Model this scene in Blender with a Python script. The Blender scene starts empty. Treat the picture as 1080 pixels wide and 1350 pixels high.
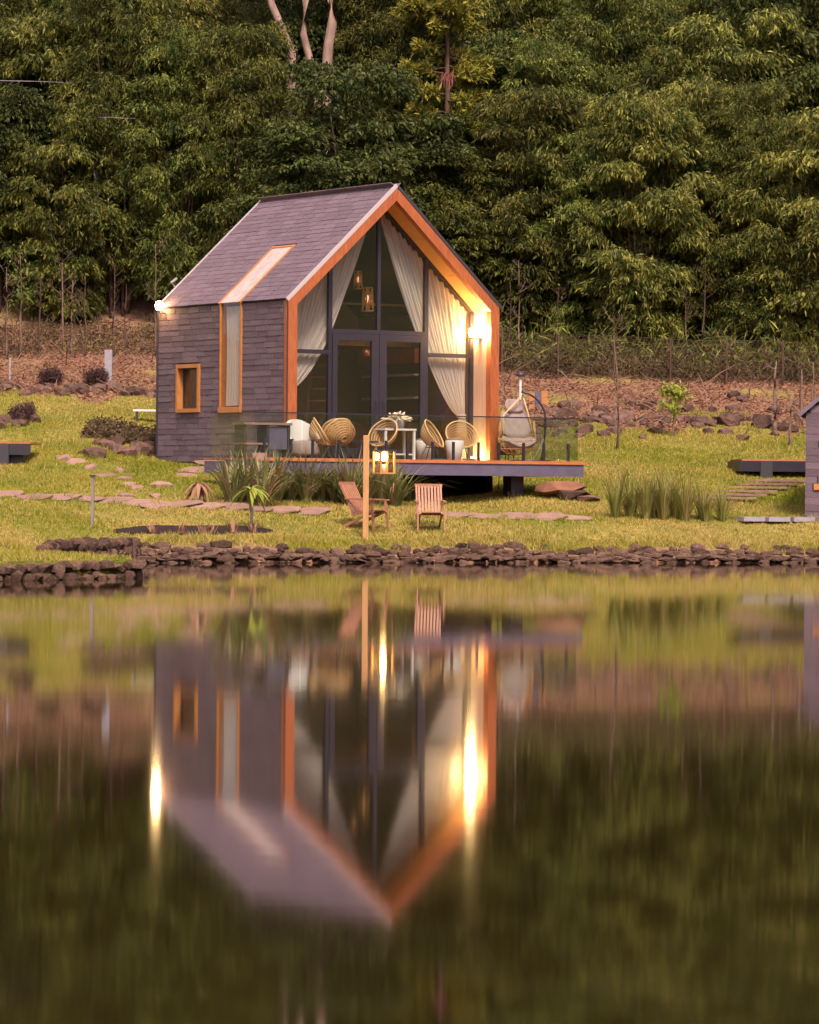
import bpy, bmesh, math, random
import numpy as np
from mathutils import Vector, Matrix, Quaternion
random.seed(7); RNG = np.random.default_rng(7)
R = math.radians
SC = bpy.context.scene
COL = SC.collection

# ------------------------------------------------------------------ camera
FPX, ROLL, PITCH, CAM_H = 5198.0, 0.0079, -0.0046, 1.385
cam_d = bpy.data.cameras.new('camera'); cam = bpy.data.objects.new('camera', cam_d); COL.objects.link(cam)
cam_d.sensor_fit = 'HORIZONTAL'; cam_d.sensor_width = 36; cam_d.lens = FPX/1080*36
cam_d.clip_start = 0.1; cam_d.clip_end = 2000
cam.matrix_world = Matrix.Translation((0, 0, CAM_H)) @ Matrix.Rotation(math.pi/2+PITCH, 4, 'X') @ Matrix.Rotation(ROLL, 4, 'Z')
SC.camera = cam
# ------------------------------------------------------------------ sky, sun, exposure
SUN_EL, SUN_AZ = 50, 168          # degrees; azimuth clockwise from +Y (behind the camera, a little right)
world = bpy.data.worlds.new('World'); SC.world = world; world.use_nodes = True
wn = world.node_tree.nodes; wl = world.node_tree.links
sky = wn.new('ShaderNodeTexSky'); sky.sky_type = 'NISHITA'; sky.sun_disc = False
sky.sun_elevation = R(SUN_EL); sky.sun_rotation = R(SUN_AZ); sky.dust_density = 3.0; sky.air_density = 1.0
tint = wn.new('ShaderNodeMix'); tint.data_type = 'RGBA'; tint.blend_type = 'MULTIPLY'; tint.inputs[0].default_value = 1
tint.inputs[7].default_value = (1.0, 0.82, 0.89, 1)
hsv = wn.new('ShaderNodeHueSaturation'); hsv.inputs['Saturation'].default_value = .30
wl.new(sky.outputs[0], hsv.inputs['Color']); wl.new(hsv.outputs[0], tint.inputs[6]); wl.new(tint.outputs[2], wn['Background'].inputs[0])
wn['Background'].inputs[1].default_value = 0.075
sun_d = bpy.data.lights.new('sun', 'SUN'); sun_d.energy = 1.5; sun_d.angle = R(11); sun_d.color = (1.0, 0.85, 0.66)
sun = bpy.data.objects.new('sun', sun_d); COL.objects.link(sun)
sdir = Vector((math.sin(R(SUN_AZ))*math.cos(R(SUN_EL)), math.cos(R(SUN_AZ))*math.cos(R(SUN_EL)), math.sin(R(SUN_EL))))
sun.rotation_euler = sdir.to_track_quat('Z', 'Y').to_euler()
SC.view_settings.view_transform = 'Standard'; SC.view_settings.look = 'None'
SC.view_settings.exposure = 1.88; SC.view_settings.gamma = 1.0
SC.render.engine = 'CYCLES'
cy = SC.cycles
cy.use_denoising = True; cy.max_bounces = 8; cy.diffuse_bounces = 3; cy.glossy_bounces = 4; cy.transmission_bounces = 6
cy.transparent_max_bounces = 16; cy.caustics_reflective = False; cy.caustics_refractive = False; cy.sample_clamp_indirect = 4.0
cy.use_adaptive_sampling = True; cy.adaptive_threshold = 0.02

# ------------------------------------------------------------------ helpers
class MB:
    def __init__(s): s.v = []; s.f = []
    def add(s, vs, fs):
        o = len(s.v); s.v += [tuple(p) for p in vs]; s.f += [tuple(i+o for i in f) for f in fs]; return s
    def box(s, x0, x1, y0, y1, z0, z1, m=None):
        vs = [Vector((x, y, z)) for z in (z0, z1) for y in (y0, y1) for x in (x0, x1)]
        if m is not None: vs = [m @ p for p in vs]
        return s.add(vs, [(0,2,3,1),(4,5,7,6),(0,1,5,4),(2,6,7,3),(0,4,6,2),(1,3,7,5)])
    def beam(s, a, b, w, h, up=(0,0,1)):
        a = Vector(a); b = Vector(b); d = (b-a); L = d.length; d.normalize(); up = Vector(up)
        if abs(d.dot(up)) > .98: up = Vector((0,1,0))
        x = d.cross(up).normalized(); z = x.cross(d)
        m = Matrix((x, d, z)).transposed().to_4x4(); m.translation = a
        return s.box(-w/2, w/2, 0, L, -h/2, h/2, m)
    def tube(s, pts, r, n=8, close=False):
        pts = [Vector(p) for p in pts]; N = len(pts)
        rs = r if isinstance(r, (list, tuple)) else [r]*N
        rings = []
        for i, p in enumerate(pts):
            a = pts[(i-1) % N] if (close or i > 0) else p; b = pts[(i+1) % N] if (close or i < N-1) else p
            d = (b-a)
            if d.length < 1e-9: d = Vector((0,0,1))
            q = d.to_track_quat('Z', 'Y')
            rings.append([p + q @ Vector((math.cos(2*math.pi*k/n)*rs[i], math.sin(2*math.pi*k/n)*rs[i], 0)) for k in range(n)])
        vs = [p for rg in rings for p in rg]; fs = []
        for i in range(N if close else N-1):
            j = (i+1) % N
            for k in range(n): fs.append((i*n+k, i*n+(k+1) % n, j*n+(k+1) % n, j*n+k))
        if not close: fs.append(tuple(range(n))[::-1]); fs.append(tuple((N-1)*n+k for k in range(n)))
        return s.add(vs, fs)
    def lathe(s, prof, n=24, c=(0,0,0), sx=1, sy=1):
        vs = []; fs = []; m = len(prof)
        for k in range(n):
            a = 2*math.pi*k/n
            for r, z in prof: vs.append((c[0]+r*math.cos(a)*sx, c[1]+r*math.sin(a)*sy, c[2]+z))
        for k in range(n):
            k2 = (k+1) % n
            for i in range(m-1): fs.append((k*m+i, k2*m+i, k2*m+i+1, k*m+i+1))
        return s.add(vs, fs)
    def prism(s, poly, z0, z1, m=None):
        n = len(poly); vs = [Vector((p[0], p[1], z0)) for p in poly]+[Vector((p[0], p[1], z1)) for p in poly]
        if m is not None: vs = [m @ p for p in vs]
        fs = [tuple(range(n))[::-1], tuple(range(n, 2*n))]+[(i, (i+1) % n, n+(i+1) % n, n+i) for i in range(n)]
        return s.add(vs, fs)
    def mesh(s, name, smooth=False):
        me = bpy.data.meshes.new(name); me.from_pydata(s.v, [], s.f); me.update()
        if smooth: me.polygons.foreach_set('use_smooth', [True]*len(me.polygons))
        return me
    def build(s, name, m, parent=None, smooth=False, bevel=0):
        o = link(name, s.mesh(name, smooth), m, parent)
        if bevel:
            bm = bmesh.new(); bm.from_mesh(o.data)
            bmesh.ops.recalc_face_normals(bm, faces=bm.faces)
            bmesh.ops.bevel(bm, geom=bm.edges[:], offset=bevel, segments=2, affect='EDGES', profile=.6)
            bm.to_mesh(o.data); bm.free()
        return o
def link(name, me, m=None, parent=None):
    o = bpy.data.objects.new(name, me); COL.objects.link(o)
    if m is not None and len(me.materials) == 0: me.materials.append(m)
    if parent is not None: o.parent = parent
    return o
def tag(o, label=None, cat=None, group=None, kind=None):
    for k, v in (('label', label), ('category', cat), ('group', group), ('kind', kind)):
        if v: o[k] = v
    return o
def empty(name, loc=(0,0,0), rz=0, label=None, cat=None, group=None, kind=None):
    o = bpy.data.objects.new(name, None); COL.objects.link(o); o.location = loc; o.rotation_euler = (0, 0, rz)
    o.empty_display_size = .2
    return tag(o, label, cat, group, kind)
def copy_tree(o, parent=None):
    c = o.copy(); COL.objects.link(c)
    if parent is not None: c.parent = parent
    for ch in list(o.children): copy_tree(ch, c)
    return c
def np_mesh(name, V, F):
    me = bpy.data.meshes.new(name); V = np.asarray(V, np.float32); F = np.asarray(F, np.int32)
    k = F.shape[1]; me.vertices.add(len(V)); me.vertices.foreach_set('co', V.ravel())
    me.loops.add(F.size); me.loops.foreach_set('vertex_index', F.ravel())
    me.polygons.add(len(F)); me.polygons.foreach_set('loop_start', np.arange(0, F.size, k, dtype=np.int32))
    me.polygons.foreach_set('loop_total', np.full(len(F), k, np.int32)); me.update(calc_edges=True); me.validate()
    return me

# ------------------------------------------------------------------ materials
def srgb(r, g, b): return tuple(((c/255+.055)/1.055)**2.4 if c > 10 else c/255/12.92 for c in (r, g, b))
MATS = {}
def mat(name, c1, c2=None, rough=.7, scale=6, bump=0, bscale=30, metal=0, spec=.5, objvar=0, stretch=(1,1,1), island=False, sheen=0, detail=5, transl=0, huevar=0, gam=1):
    m = bpy.data.materials.new(name); m.use_nodes = True; nt = m.node_tree; N = nt.nodes; L = nt.links
    P = N['Principled BSDF']; P.inputs['Roughness'].default_value = rough; P.inputs['Metallic'].default_value = metal
    P.inputs['Specular IOR Level'].default_value = .12 if (island or rough >= .85) else spec
    c2 = c2 or c1
    tc = N.new('ShaderNodeTexCoord'); mp = N.new('ShaderNodeMapping'); mp.inputs['Scale'].default_value = stretch
    L.new(tc.outputs['Object'], mp.inputs[0])
    nz = N.new('ShaderNodeTexNoise'); nz.inputs['Scale'].default_value = scale; nz.inputs['Detail'].default_value = detail
    nz.inputs['Roughness'].default_value = .6
    L.new(mp.outputs[0], nz.inputs[0])
    rp = N.new('ShaderNodeMapRange'); rp.inputs[1].default_value = .3; rp.inputs[2].default_value = .7
    L.new(nz.outputs[0], rp.inputs[0])
    fac = rp.outputs[0]
    if island:
        g = N.new('ShaderNodeNewGeometry'); a = N.new('ShaderNodeMath'); a.operation = 'MULTIPLY_ADD'
        wi = .55 if island is True else island; a.inputs[1].default_value = wi; L.new(g.outputs['Random Per Island'], a.inputs[0])
        b = N.new('ShaderNodeMath'); b.operation = 'MULTIPLY'; b.inputs[1].default_value = 1-wi
        L.new(fac, b.inputs[0]); L.new(b.outputs[0], a.inputs[2]); fac = a.outputs[0]
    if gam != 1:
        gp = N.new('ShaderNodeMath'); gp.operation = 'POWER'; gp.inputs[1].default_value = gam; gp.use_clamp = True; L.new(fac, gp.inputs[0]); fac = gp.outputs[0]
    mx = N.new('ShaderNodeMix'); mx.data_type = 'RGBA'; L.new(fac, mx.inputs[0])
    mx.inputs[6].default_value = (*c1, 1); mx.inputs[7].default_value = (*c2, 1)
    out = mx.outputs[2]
    if objvar:
        oi = N.new('ShaderNodeObjectInfo'); r2 = N.new('ShaderNodeMapRange')
        r2.inputs[3].default_value = 1-objvar; r2.inputs[4].default_value = 1+objvar; L.new(oi.outputs['Random'], r2.inputs[0])
        hs = N.new('ShaderNodeHueSaturation'); L.new(out, hs.inputs['Color']); L.new(r2.outputs[0], hs.inputs['Value'])
        if huevar:
            f7 = N.new('ShaderNodeMath'); f7.operation = 'MULTIPLY'; f7.inputs[1].default_value = 7.31; L.new(oi.outputs['Random'], f7.inputs[0])
            fr_ = N.new('ShaderNodeMath'); fr_.operation = 'FRACT'; L.new(f7.outputs[0], fr_.inputs[0])
            r3 = N.new('ShaderNodeMapRange'); r3.inputs[3].default_value = .5-huevar*.6; r3.inputs[4].default_value = .5+huevar; L.new(fr_.outputs[0], r3.inputs[0]); L.new(r3.outputs[0], hs.inputs['Hue'])
        out = hs.outputs[0]
    L.new(out, P.inputs['Base Color'])
    if bump:
        n2 = N.new('ShaderNodeTexNoise'); n2.inputs['Scale'].default_value = bscale; n2.inputs['Detail'].default_value = 6
        L.new(mp.outputs[0], n2.inputs[0]); bp = N.new('ShaderNodeBump'); bp.inputs['Strength'].default_value = bump
        bp.inputs['Distance'].default_value = .02; L.new(n2.outputs[0], bp.inputs['Height']); L.new(bp.outputs[0], P.inputs['Normal'])
    if transl:
        tr = N.new('ShaderNodeBsdfTranslucent'); ms = N.new('ShaderNodeMixShader'); ms.inputs[0].default_value = transl
        L.new(out, tr.inputs[0]); L.new(P.outputs[0], ms.inputs[1]); L.new(tr.outputs[0], ms.inputs[2])
        L.new(ms.outputs[0], N['Material Output'].inputs[0])
    MATS[name] = m; return m
def emis(name, col, strength):
    m = bpy.data.materials.new(name); m.use_nodes = True; P = m.node_tree.nodes['Principled BSDF']
    P.inputs['Base Color'].default_value = (*col, 1); P.inputs['Emission Color'].default_value = (*col, 1)
    P.inputs['Emission Strength'].default_value = strength; MATS[name] = m; return m
def glass(name, tintc, ior=1.5, rough=0.0, boost=0.0):
    m = bpy.data.materials.new(name); m.use_nodes = True; N = m.node_tree.nodes; L = m.node_tree.links
    N.remove(N['Principled BSDF']); t = N.new('ShaderNodeBsdfTransparent'); t.inputs[0].default_value = (*tintc, 1)
    g = N.new('ShaderNodeBsdfGlossy'); g.inputs['Roughness'].default_value = rough
    lw = N.new('ShaderNodeLayerWeight'); lw.inputs[0].default_value = .5
    pw5 = N.new('ShaderNodeMath'); pw5.operation = 'POWER'; pw5.inputs[1].default_value = 5; L.new(lw.outputs['Facing'], pw5.inputs[0])
    f0 = ((ior-1)/(ior+1))**2+boost
    ad = N.new('ShaderNodeMath'); ad.operation = 'MULTIPLY_ADD'; ad.inputs[1].default_value = (1-f0)*.5; ad.inputs[2].default_value = f0; ad.use_clamp = True
    L.new(pw5.outputs[0], ad.inputs[0])
    ms = N.new('ShaderNodeMixShader'); L.new(ad.outputs[0], ms.inputs[0]); L.new(t.outputs[0], ms.inputs[1]); L.new(g.outputs[0], ms.inputs[2])
    L.new(ms.outputs[0], N['Material Output'].inputs[0]); MATS[name] = m; return m

cedar = mat('cedar', (.38,.105,.024), (.21,.046,.012), .55, 4, .25, 25, stretch=(7,7,.8))
soffit = mat('soffit', (.55,.26,.08), (.46,.20,.06), .5, 3, .1, 20, stretch=(8,1,1))
inner_board = mat('inner_board', (.50,.33,.24), (.42,.27,.19), .6, 2, .05, 20, stretch=(8,8,1), objvar=.06)
window_wood = mat('window_wood', (.42,.17,.045), (.32,.12,.03), .5, 4, .1, 20)
shingle_m = mat('shingle', (.150,.108,.122), (.094,.068,.080), .85, 5, .4, 90, objvar=.20)
roof_m = mat('roof_shingle', (.175,.125,.150), (.120,.086,.105), .85, 4, .4, 90, objvar=.12)
under_m = mat('underlay', (.03,.024,.03), None, .9)
black = mat('black_steel', (.016,.012,.020), (.022,.018,.028), .4, 8)
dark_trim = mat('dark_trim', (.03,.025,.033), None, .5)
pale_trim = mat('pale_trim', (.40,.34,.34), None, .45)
beam_m = mat('beam_paint', (.10,.085,.13), (.075,.06,.10), .5, 5)
deck_wood = mat('deck_wood', (.38,.13,.04), (.27,.085,.03), .55, 3, .15, 20, stretch=(1,6,6), objvar=.1)
int_wall = mat('interior_wall', (.22,.16,.11), (.18,.13,.09), .7, 2)
int_wood = mat('interior_wood', (.20,.10,.045), (.14,.07,.03), .5, 3, stretch=(6,1,1))
pane_m = glass('window_glass', (.90,.88,.84), 1.5, 0, .045)
rail_glass = glass('railing_glass', (.88,.92,.89), 1.45, 0, .03)
sky_glass = mat('skylight_painted_sky', (.70,.60,.56), (.52,.40,.34), .22, 4, transl=.3)  # pale base colour stands in for bright sky mirrored in the pane
lamp_glass = glass('lantern_glass', (.97,.93,.85), 1.4, 0, 0)
stone_m = mat('shore_stone', (.135,.078,.055), (.036,.022,.017), .9, 7, .6, 30, objvar=.5)
slab_m = mat('flagstone', (.28,.17,.13), (.18,.11,.085), .85, 3, .3, 25, objvar=.15)
rock_m = mat('garden_rock', (.155,.088,.066), (.055,.034,.029), .9, 5, .6, 20, objvar=.45)
rust_rock = mat('rust_slab', (.23,.105,.06), (.13,.06,.04), .9, 3, .4, 15)
chair_wood = mat('chair_wood', (.33,.15,.085), (.23,.10,.06), .6, 5, .1, 30, stretch=(3,3,3))
post_wood = mat('post_wood', (.45,.24,.09), (.34,.17,.06), .65, 3, .2, 20, stretch=(6,6,.6))
grey_wood = mat('weathered_wood', (.22,.18,.15), (.14,.11,.10), .8, 4, .2, 20, stretch=(6,6,1))
rattan = mat('rattan', (.44,.22,.08), (.32,.15,.05), .55, 40, .3, 80)
rattan_rim = mat('rattan_rim', (.60,.38,.18), (.50,.29,.12), .5, 20)
fabric = mat('cushion_fabric', (.27,.205,.185), (.21,.16,.145), .9, 8, .2, 120)
white_paint = mat('white_paint', (.58,.54,.52), None, .6)
pampas_m = mat('pampas', (.66,.54,.40), (.5,.4,.28), .9, 5)
mulch_m = mat('mulch', (.020,.012,.011), (.036,.021,.018), .95, 12, .6, 40)
bark_pale = mat('pale_bark', (.30,.21,.17), (.16,.10,.08), .85, 6, .3, 20, stretch=(1,1,.3))
bark_dark = mat('dark_bark', (.11,.065,.045), (.05,.032,.025), .9, 6, .4, 20, stretch=(1,1,.3))
sapling_bark = mat('sapling_bark', (.19,.125,.095), (.10,.062,.048), .9, 6, .3, 20)
twig_m = mat('dry_twig', (.26,.15,.10), (.14,.08,.055), .9, 3, island=True)
litter_m = mat('leaf_litter', (.33,.165,.10), (.10,.05,.032), .9, 2, island=True)
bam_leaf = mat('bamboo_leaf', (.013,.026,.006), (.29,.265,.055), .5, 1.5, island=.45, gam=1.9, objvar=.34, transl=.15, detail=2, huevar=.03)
broad_leaf = mat('broad_leaf', (.012,.024,.007), (.13,.14,.036), .45, .8, island=.5, gam=1.7, objvar=.25, huevar=.004, transl=.2, detail=2)
pine_leaf = mat('conifer_leaf', (.06,.085,.012), (.30,.25,.04), .5, 1.2, island=True, transl=.2, detail=2)
red_leaf = mat('dead_frond', (.16,.045,.03), (.10,.03,.02), .8)
strap_leaf = mat('strap_leaf', (.07,.105,.03), (.34,.31,.13), .45, 1.5, island=True, objvar=.1, transl=.2, detail=2)
reed_leaf = mat('reed_leaf', (.12,.15,.03), (.34,.30,.09), .5, 1.5, island=True, objvar=.1, transl=.25, detail=2)
dry_leaf = mat('dry_leaf', (.36,.20,.12), (.22,.12,.08), .8, 3, island=True, transl=.2)
yellow_leaf = mat('yellow_leaf', (.30,.30,.05), (.20,.26,.04), .5, 3, island=True, transl=.25)
blade_m = mat('grass_blade', (.11,.15,.008), (.30,.265,.03), .6, .6, island=.4, transl=.25, detail=3)
straw_m = mat('straw_blade', (.30,.22,.06), (.50,.35,.13), .7, .8, island=.6, transl=.2, detail=3)
shrub_m = mat('dark_shrub', (.045,.024,.026), (.085,.045,.040), .8, 3, island=True)
under_leaf = mat('undergrowth_leaf', (.045,.042,.018), (.15,.095,.055), .7, .8, island=True, transl=.2, detail=2)
concrete = mat('concrete', (.30,.27,.29), (.22,.20,.22), .9, 8, .2, 40)
bulb = emis('bulb', (1.0, .60, .24), 48)
sconce_e = emis('sconce_glow', (1.0, .64, .25), 165)
lantern_e = emis('lantern_bulb', (1.0, .62, .24), 42)
upl_e = emis('floor_light_glow', (1.0, .60, .22), 420)
pend_e = emis('pendant_glow', (1.0, .55, .32), .5)
copper = mat('copper', (.45,.17,.09), None, .35, metal=.6)
# sheer curtain
cu = bpy.data.materials.new('sheer_curtain'); cu.use_nodes = True; N = cu.node_tree.nodes; L = cu.node_tree.links
P = N['Principled BSDF']; P.inputs['Base Color'].default_value = (.84,.83,.86,1); P.inputs['Roughness'].default_value = .9
tr = N.new('ShaderNodeBsdfTranslucent'); tr.inputs[0].default_value = (.84,.83,.86,1)
tp = N.new('ShaderNodeBsdfTransparent'); m1 = N.new('ShaderNodeMixShader'); m1.inputs[0].default_value = .35
m2 = N.new('ShaderNodeMixShader'); m2.inputs[0].default_value = .12
L.new(P.outputs[0], m1.inputs[1]); L.new(tr.outputs[0], m1.inputs[2]); L.new(m1.outputs[0], m2.inputs[1]); L.new(tp.outputs[0], m2.inputs[2])
L.new(m2.outputs[0], N['Material Output'].inputs[0])

# water
wm = bpy.data.materials.new('pond_water'); wm.use_nodes = True; N = wm.node_tree.nodes; L = wm.node_tree.links
P = N['Principled BSDF']; P.inputs['Base Color'].default_value = (.013,.0085,.002,1); P.inputs['Roughness'].default_value = .042
P.inputs['IOR'].default_value = 1.333
tc = N.new('ShaderNodeTexCoord'); mp = N.new('ShaderNodeMapping'); mp.inputs['Scale'].default_value = (.25, 1.0, 1)
L.new(tc.outputs['Object'], mp.inputs[0]); nz = N.new('ShaderNodeTexNoise'); nz.inputs['Scale'].default_value = 1.6; nz.inputs['Detail'].default_value = 3
L.new(mp.outputs[0], nz.inputs[0]); bp = N.new('ShaderNodeBump'); bp.inputs['Strength'].default_value = .012; bp.inputs['Distance'].default_value = .02
L.new(nz.outputs[0], bp.inputs['Height']); L.new(bp.outputs[0], P.inputs['Normal'])

# ground: grass / dry grass / litter by a painted ground-cover attribute
gm = bpy.data.materials.new('lawn_ground'); gm.use_nodes = True; N = gm.node_tree.nodes; L = gm.node_tree.links
P = N['Principled BSDF']; P.inputs['Roughness'].default_value = .95; P.inputs['Specular IOR Level'].default_value = .2
tc = N.new('ShaderNodeTexCoord')
def nzn(scale, detail=5):
    n = N.new('ShaderNodeTexNoise'); n.inputs['Scale'].default_value = scale; n.inputs['Detail'].default_value = detail
    L.new(tc.outputs['Object'], n.inputs[0]); r = N.new('ShaderNodeMapRange'); r.inputs[1].default_value = .35; r.inputs[2].default_value = .65
    L.new(n.outputs[0], r.inputs[0]); return r.outputs[0]
def mixn(f, a, b):
    x = N.new('ShaderNodeMix'); x.data_type = 'RGBA'; L.new(f, x.inputs[0])
    for s, v in ((x.inputs[6], a), (x.inputs[7], b)):
        if isinstance(v, tuple): s.default_value = (*v, 1)
        else: L.new(v, s)
    return x.outputs[2]
gcol = mixn(nzn(.5), (.11,.14,.012), (.36,.25,.07)); gcol = mixn(nzn(7), gcol, (.14,.125,.025))
lit = mixn(nzn(2.2), (.20,.095,.055), (.08,.042,.026)); lit = mixn(nzn(14), lit, (.26,.15,.095))
at_ = N.new('ShaderNodeAttribute'); at_.attribute_name = 'litter'; at_.attribute_type = 'GEOMETRY'
L.new(mixn(at_.outputs['Fac'], gcol, lit), P.inputs['Base Color'])
n2 = N.new('ShaderNodeTexNoise'); n2.inputs['Scale'].default_value = 18; n2.inputs['Detail'].default_value = 6; L.new(tc.outputs['Object'], n2.inputs[0])
bp = N.new('ShaderNodeBump'); bp.inputs['Strength'].default_value = .7; bp.inputs['Distance'].default_value = .06; L.new(n2.outputs[0], bp.inputs['Height']); L.new(bp.outputs[0], P.inputs['Normal'])
hill_m = mat('far_forest', (.05,.055,.025), (.09,.085,.035), .9, .12, .6, .4)

# ------------------------------------------------------------------ terrain
def yshore(x):
    return np.interp(x, [-60,-12,-6.6,-5.3,0,8.6,60], [58,67.3,69.2,76.8,79.2,83.0,104.])
COLX = [-60, -8.4, -5.4, 0, 4.2, 9.0, 60]
PROF = [
 ([58,75,85,93,99,106,112,118,150,220], [.5,.7,1.27,2.1,3.0,4.1,5.2,6.3,20.5,48]),
 ([68,75,79,85,90,93,98,106,112,118,150,220], [.5,.62,.82,1.27,1.75,2.2,3.0,4.15,5.2,6.3,20.5,48]),
 ([76.8,79,80.5,85,88,92,94.5,97,106,112,118,150,220], [.02,.30,.62,1.2,1.6,2.0,2.15,2.5,4.1,5.2,6.3,20.5,48]),
 ([79.2,81.4,83,85,88,91,95,98,106,113,118,150,220], [.02,.28,.62,.90,1.12,1.25,1.5,2.0,4.0,5.4,6.3,20.5,48]),
 ([81.1,83.3,85.5,88,93,100,105,112,116,118,150,220], [.02,.28,.78,1.02,1.65,2.5,3.18,4.6,5.5,6.1,20.5,48]),
 ([83.2,85.4,87.5,90,95,100,105,112,116,118,150,220], [.02,.28,.84,1.02,1.6,2.3,3.1,4.5,5.5,6.1,20.5,48]),
 ([104,110,116,118,150,220], [.44,2.,4.5,6.1,20.5,48]),
]
def ground(x, y):
    x = np.asarray(x, float); y = np.asarray(y, float)
    cols = np.stack([np.interp(y, a, b) for a, b in PROF])
    i = np.clip(np.searchsorted(COLX, x)-1, 0, len(COLX)-2)
    cx = np.array(COLX); t = np.clip((x-cx[i])/(cx[i+1]-cx[i]), 0, 1); t = t*t*(3-2*t)
    idx = np.arange(x.size).reshape(x.shape)
    flat = cols.reshape(len(COLX), -1)
    z = (flat[i.ravel(), idx.ravel()]*(1-t.ravel())+flat[i.ravel()+1, idx.ravel()]*t.ravel()).reshape(x.shape)
    z = z+.035*np.sin(x*1.3+y*.7)*np.sin(y*.9-x*.4)*np.clip((y-yshore(x)-1)/4, 0, 1)
    return z
def gz(x, y): return float(ground(np.array([x]), np.array([y]))[0])
CAM_M = cam.matrix_world.copy()
def ray(px, py):
    return (CAM_M.to_3x3() @ Vector(((px-540)/FPX, -(py-675)/FPX, -1)))
def at(px, py, d):
    r = ray(px, py); return Vector((0,0,CAM_H))+r*(d/r.y)
def on_ground(px, py, d0=60, d1=150):
    """world point where the sight line over this spot meets the lawn (layout aid: everything stands on the ground)"""
    r = ray(px, py); ds = np.arange(d0, d1, .05)
    xs = ds*r.x/r.y; zs = CAM_H+ds*r.z/r.y
    g = ground(xs, ds); ok = np.where((zs <= g) & (ds > yshore(xs)))[0]
    k = ok[0] if len(ok) else len(ds)-1
    return Vector((xs[k], ds[k], g[k]))
def litter_f(x, y):
    edge = np.interp(x, [-60,-12,-6,-2,3,10,60], [103.5,103.5,104,104,104.0,105.5,107])+.8*np.sin(x*1.7)+.5*np.sin(x*4.1+1)
    f = np.clip((y-edge)/1.0, 0, 1)*(1-.75*np.clip(np.sin(x*.9+y*.5)*np.sin(y*1.1-x*.3+2)*2-.7, 0, 1))
    t = y-yshore(x)
    soil = np.clip((2.6-t)/1.0, 0, 1)*np.clip(.75+.6*np.sin(x*1.3+.5)+.3*np.sin(x*3.7)+np.clip((1.6-t)*2, 0, 1), 0, 1)
    return np.maximum(f, soil*(x > -6))

xs = np.unique(np.concatenate([np.linspace(-60,-14,24), np.arange(-14,14.01,.25), np.linspace(14,60,24)]))
ts = np.concatenate([[-22,-6,-2.5,-.6,-.02,.05,.12,.25], np.arange(.5,36,.35), np.linspace(36.5,150,60)])
X, T = np.meshgrid(xs, ts); Y = yshore(X)+T
Z = ground(X, np.maximum(Y, yshore(X)+.1))
Z = np.where(T < -.01, np.interp(T, [-22,-6,-2.5,-.6,-.02], [-1.5,-1.5,-1.0,-.5,-.3]), Z)
V = np.stack([X.ravel(), Y.ravel(), Z.ravel()], 1)
nx = len(xs); ny = len(ts)
I = (np.arange(ny-1)[:,None]*nx+np.arange(nx-1)[None]).ravel()
me = np_mesh('ground', V, np.stack([I, I+1, I+nx+1, I+nx], 1))
a = me.attributes.new('litter', 'FLOAT', 'POINT'); a.data.foreach_set('value', litter_f(V[:,0], V[:,1]).astype(np.float32))
me.polygons.foreach_set('use_smooth', [True]*len(me.polygons))
tag(link('ground', me, gm), kind='structure', label='grassy lawn sloping up to a leaf littered bank below the forest')
# low grassy spit at the left
sp = [(-4.45,63.3),(-4.55,64.4),(-5.1,66),(-6.4,69.6),(-14,70),(-40,58),(-40,30),(-14,48.6)]
sp_poly = sp; m = MB(); m.prism(sp, -1, .30); tag(m.build('grass_spit', gm), kind='structure', label='low grassy spit of the bank reaching into the pond at left')
# pond bottom and water
tag(MB().add([(-90,-60,-1.6),(90,-60,-1.6),(90,110,-1.6),(-90,110,-1.6)], [(0,1,2,3)]).build('pond_bed', mulch_m), kind='structure')
tag(MB().add([(-90,-60,0),(90,-60,0),(90,108,0),(-90,108,0)], [(0,1,2,3)]).build('pond_water', wm), kind='structure', label='still brown pond mirroring the cabin and the forest')
# wooded hills round the valley, behind the camera
hx = np.linspace(-1, 1, 90); hr = np.linspace(0, 1, 14)
A_, B_ = np.meshgrid(hx*2.3, hr)
rad = 75+B_*160; hz = np.sin(B_*math.pi*.5)*(34+12*np.sin(A_*5)+6*np.sin(A_*13+1))-2+RNG.normal(0, .8, A_.shape)*B_
V = np.stack([(rad*np.sin(A_)).ravel(), (-rad*np.cos(A_)+10).ravel(), hz.ravel()], 1)
I = (np.arange(13)[:,None]*90+np.arange(89)[None]).ravel()
tag(link('hills', np_mesh('hills', V, np.stack([I, I+1, I+91, I+90], 1)), hill_m), kind='structure')

# ------------------------------------------------------------------ cabin
TH = .5684; CAB = Vector((-2.79, 89.34, 2.17)); W, LN, HW, HR = 5.75, 6.08, 3.64, 6.33
SL = (HR-HW)/(W/2); SLEN = math.hypot(W/2, HR-HW); PA = math.atan2(HR-HW, W/2)
CR = Vector((math.cos(TH), math.sin(TH), 0)); CB = Vector((-math.sin(TH), math.cos(TH), 0))
def cab(u, v, z=0): return CAB+CR*u+CB*v+Vector((0,0,z))
cabin = empty('cabin', CAB, TH, 'tall gabled cabin clad in dark purple-grey shingles with a glazed orange-framed front', 'cabin')
OP = [(2.08,3.08,1.15,HW),(4.03,5.14,1.10,2.24)]        # openings of the left wall (y0,y1,z0,z1)
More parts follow.
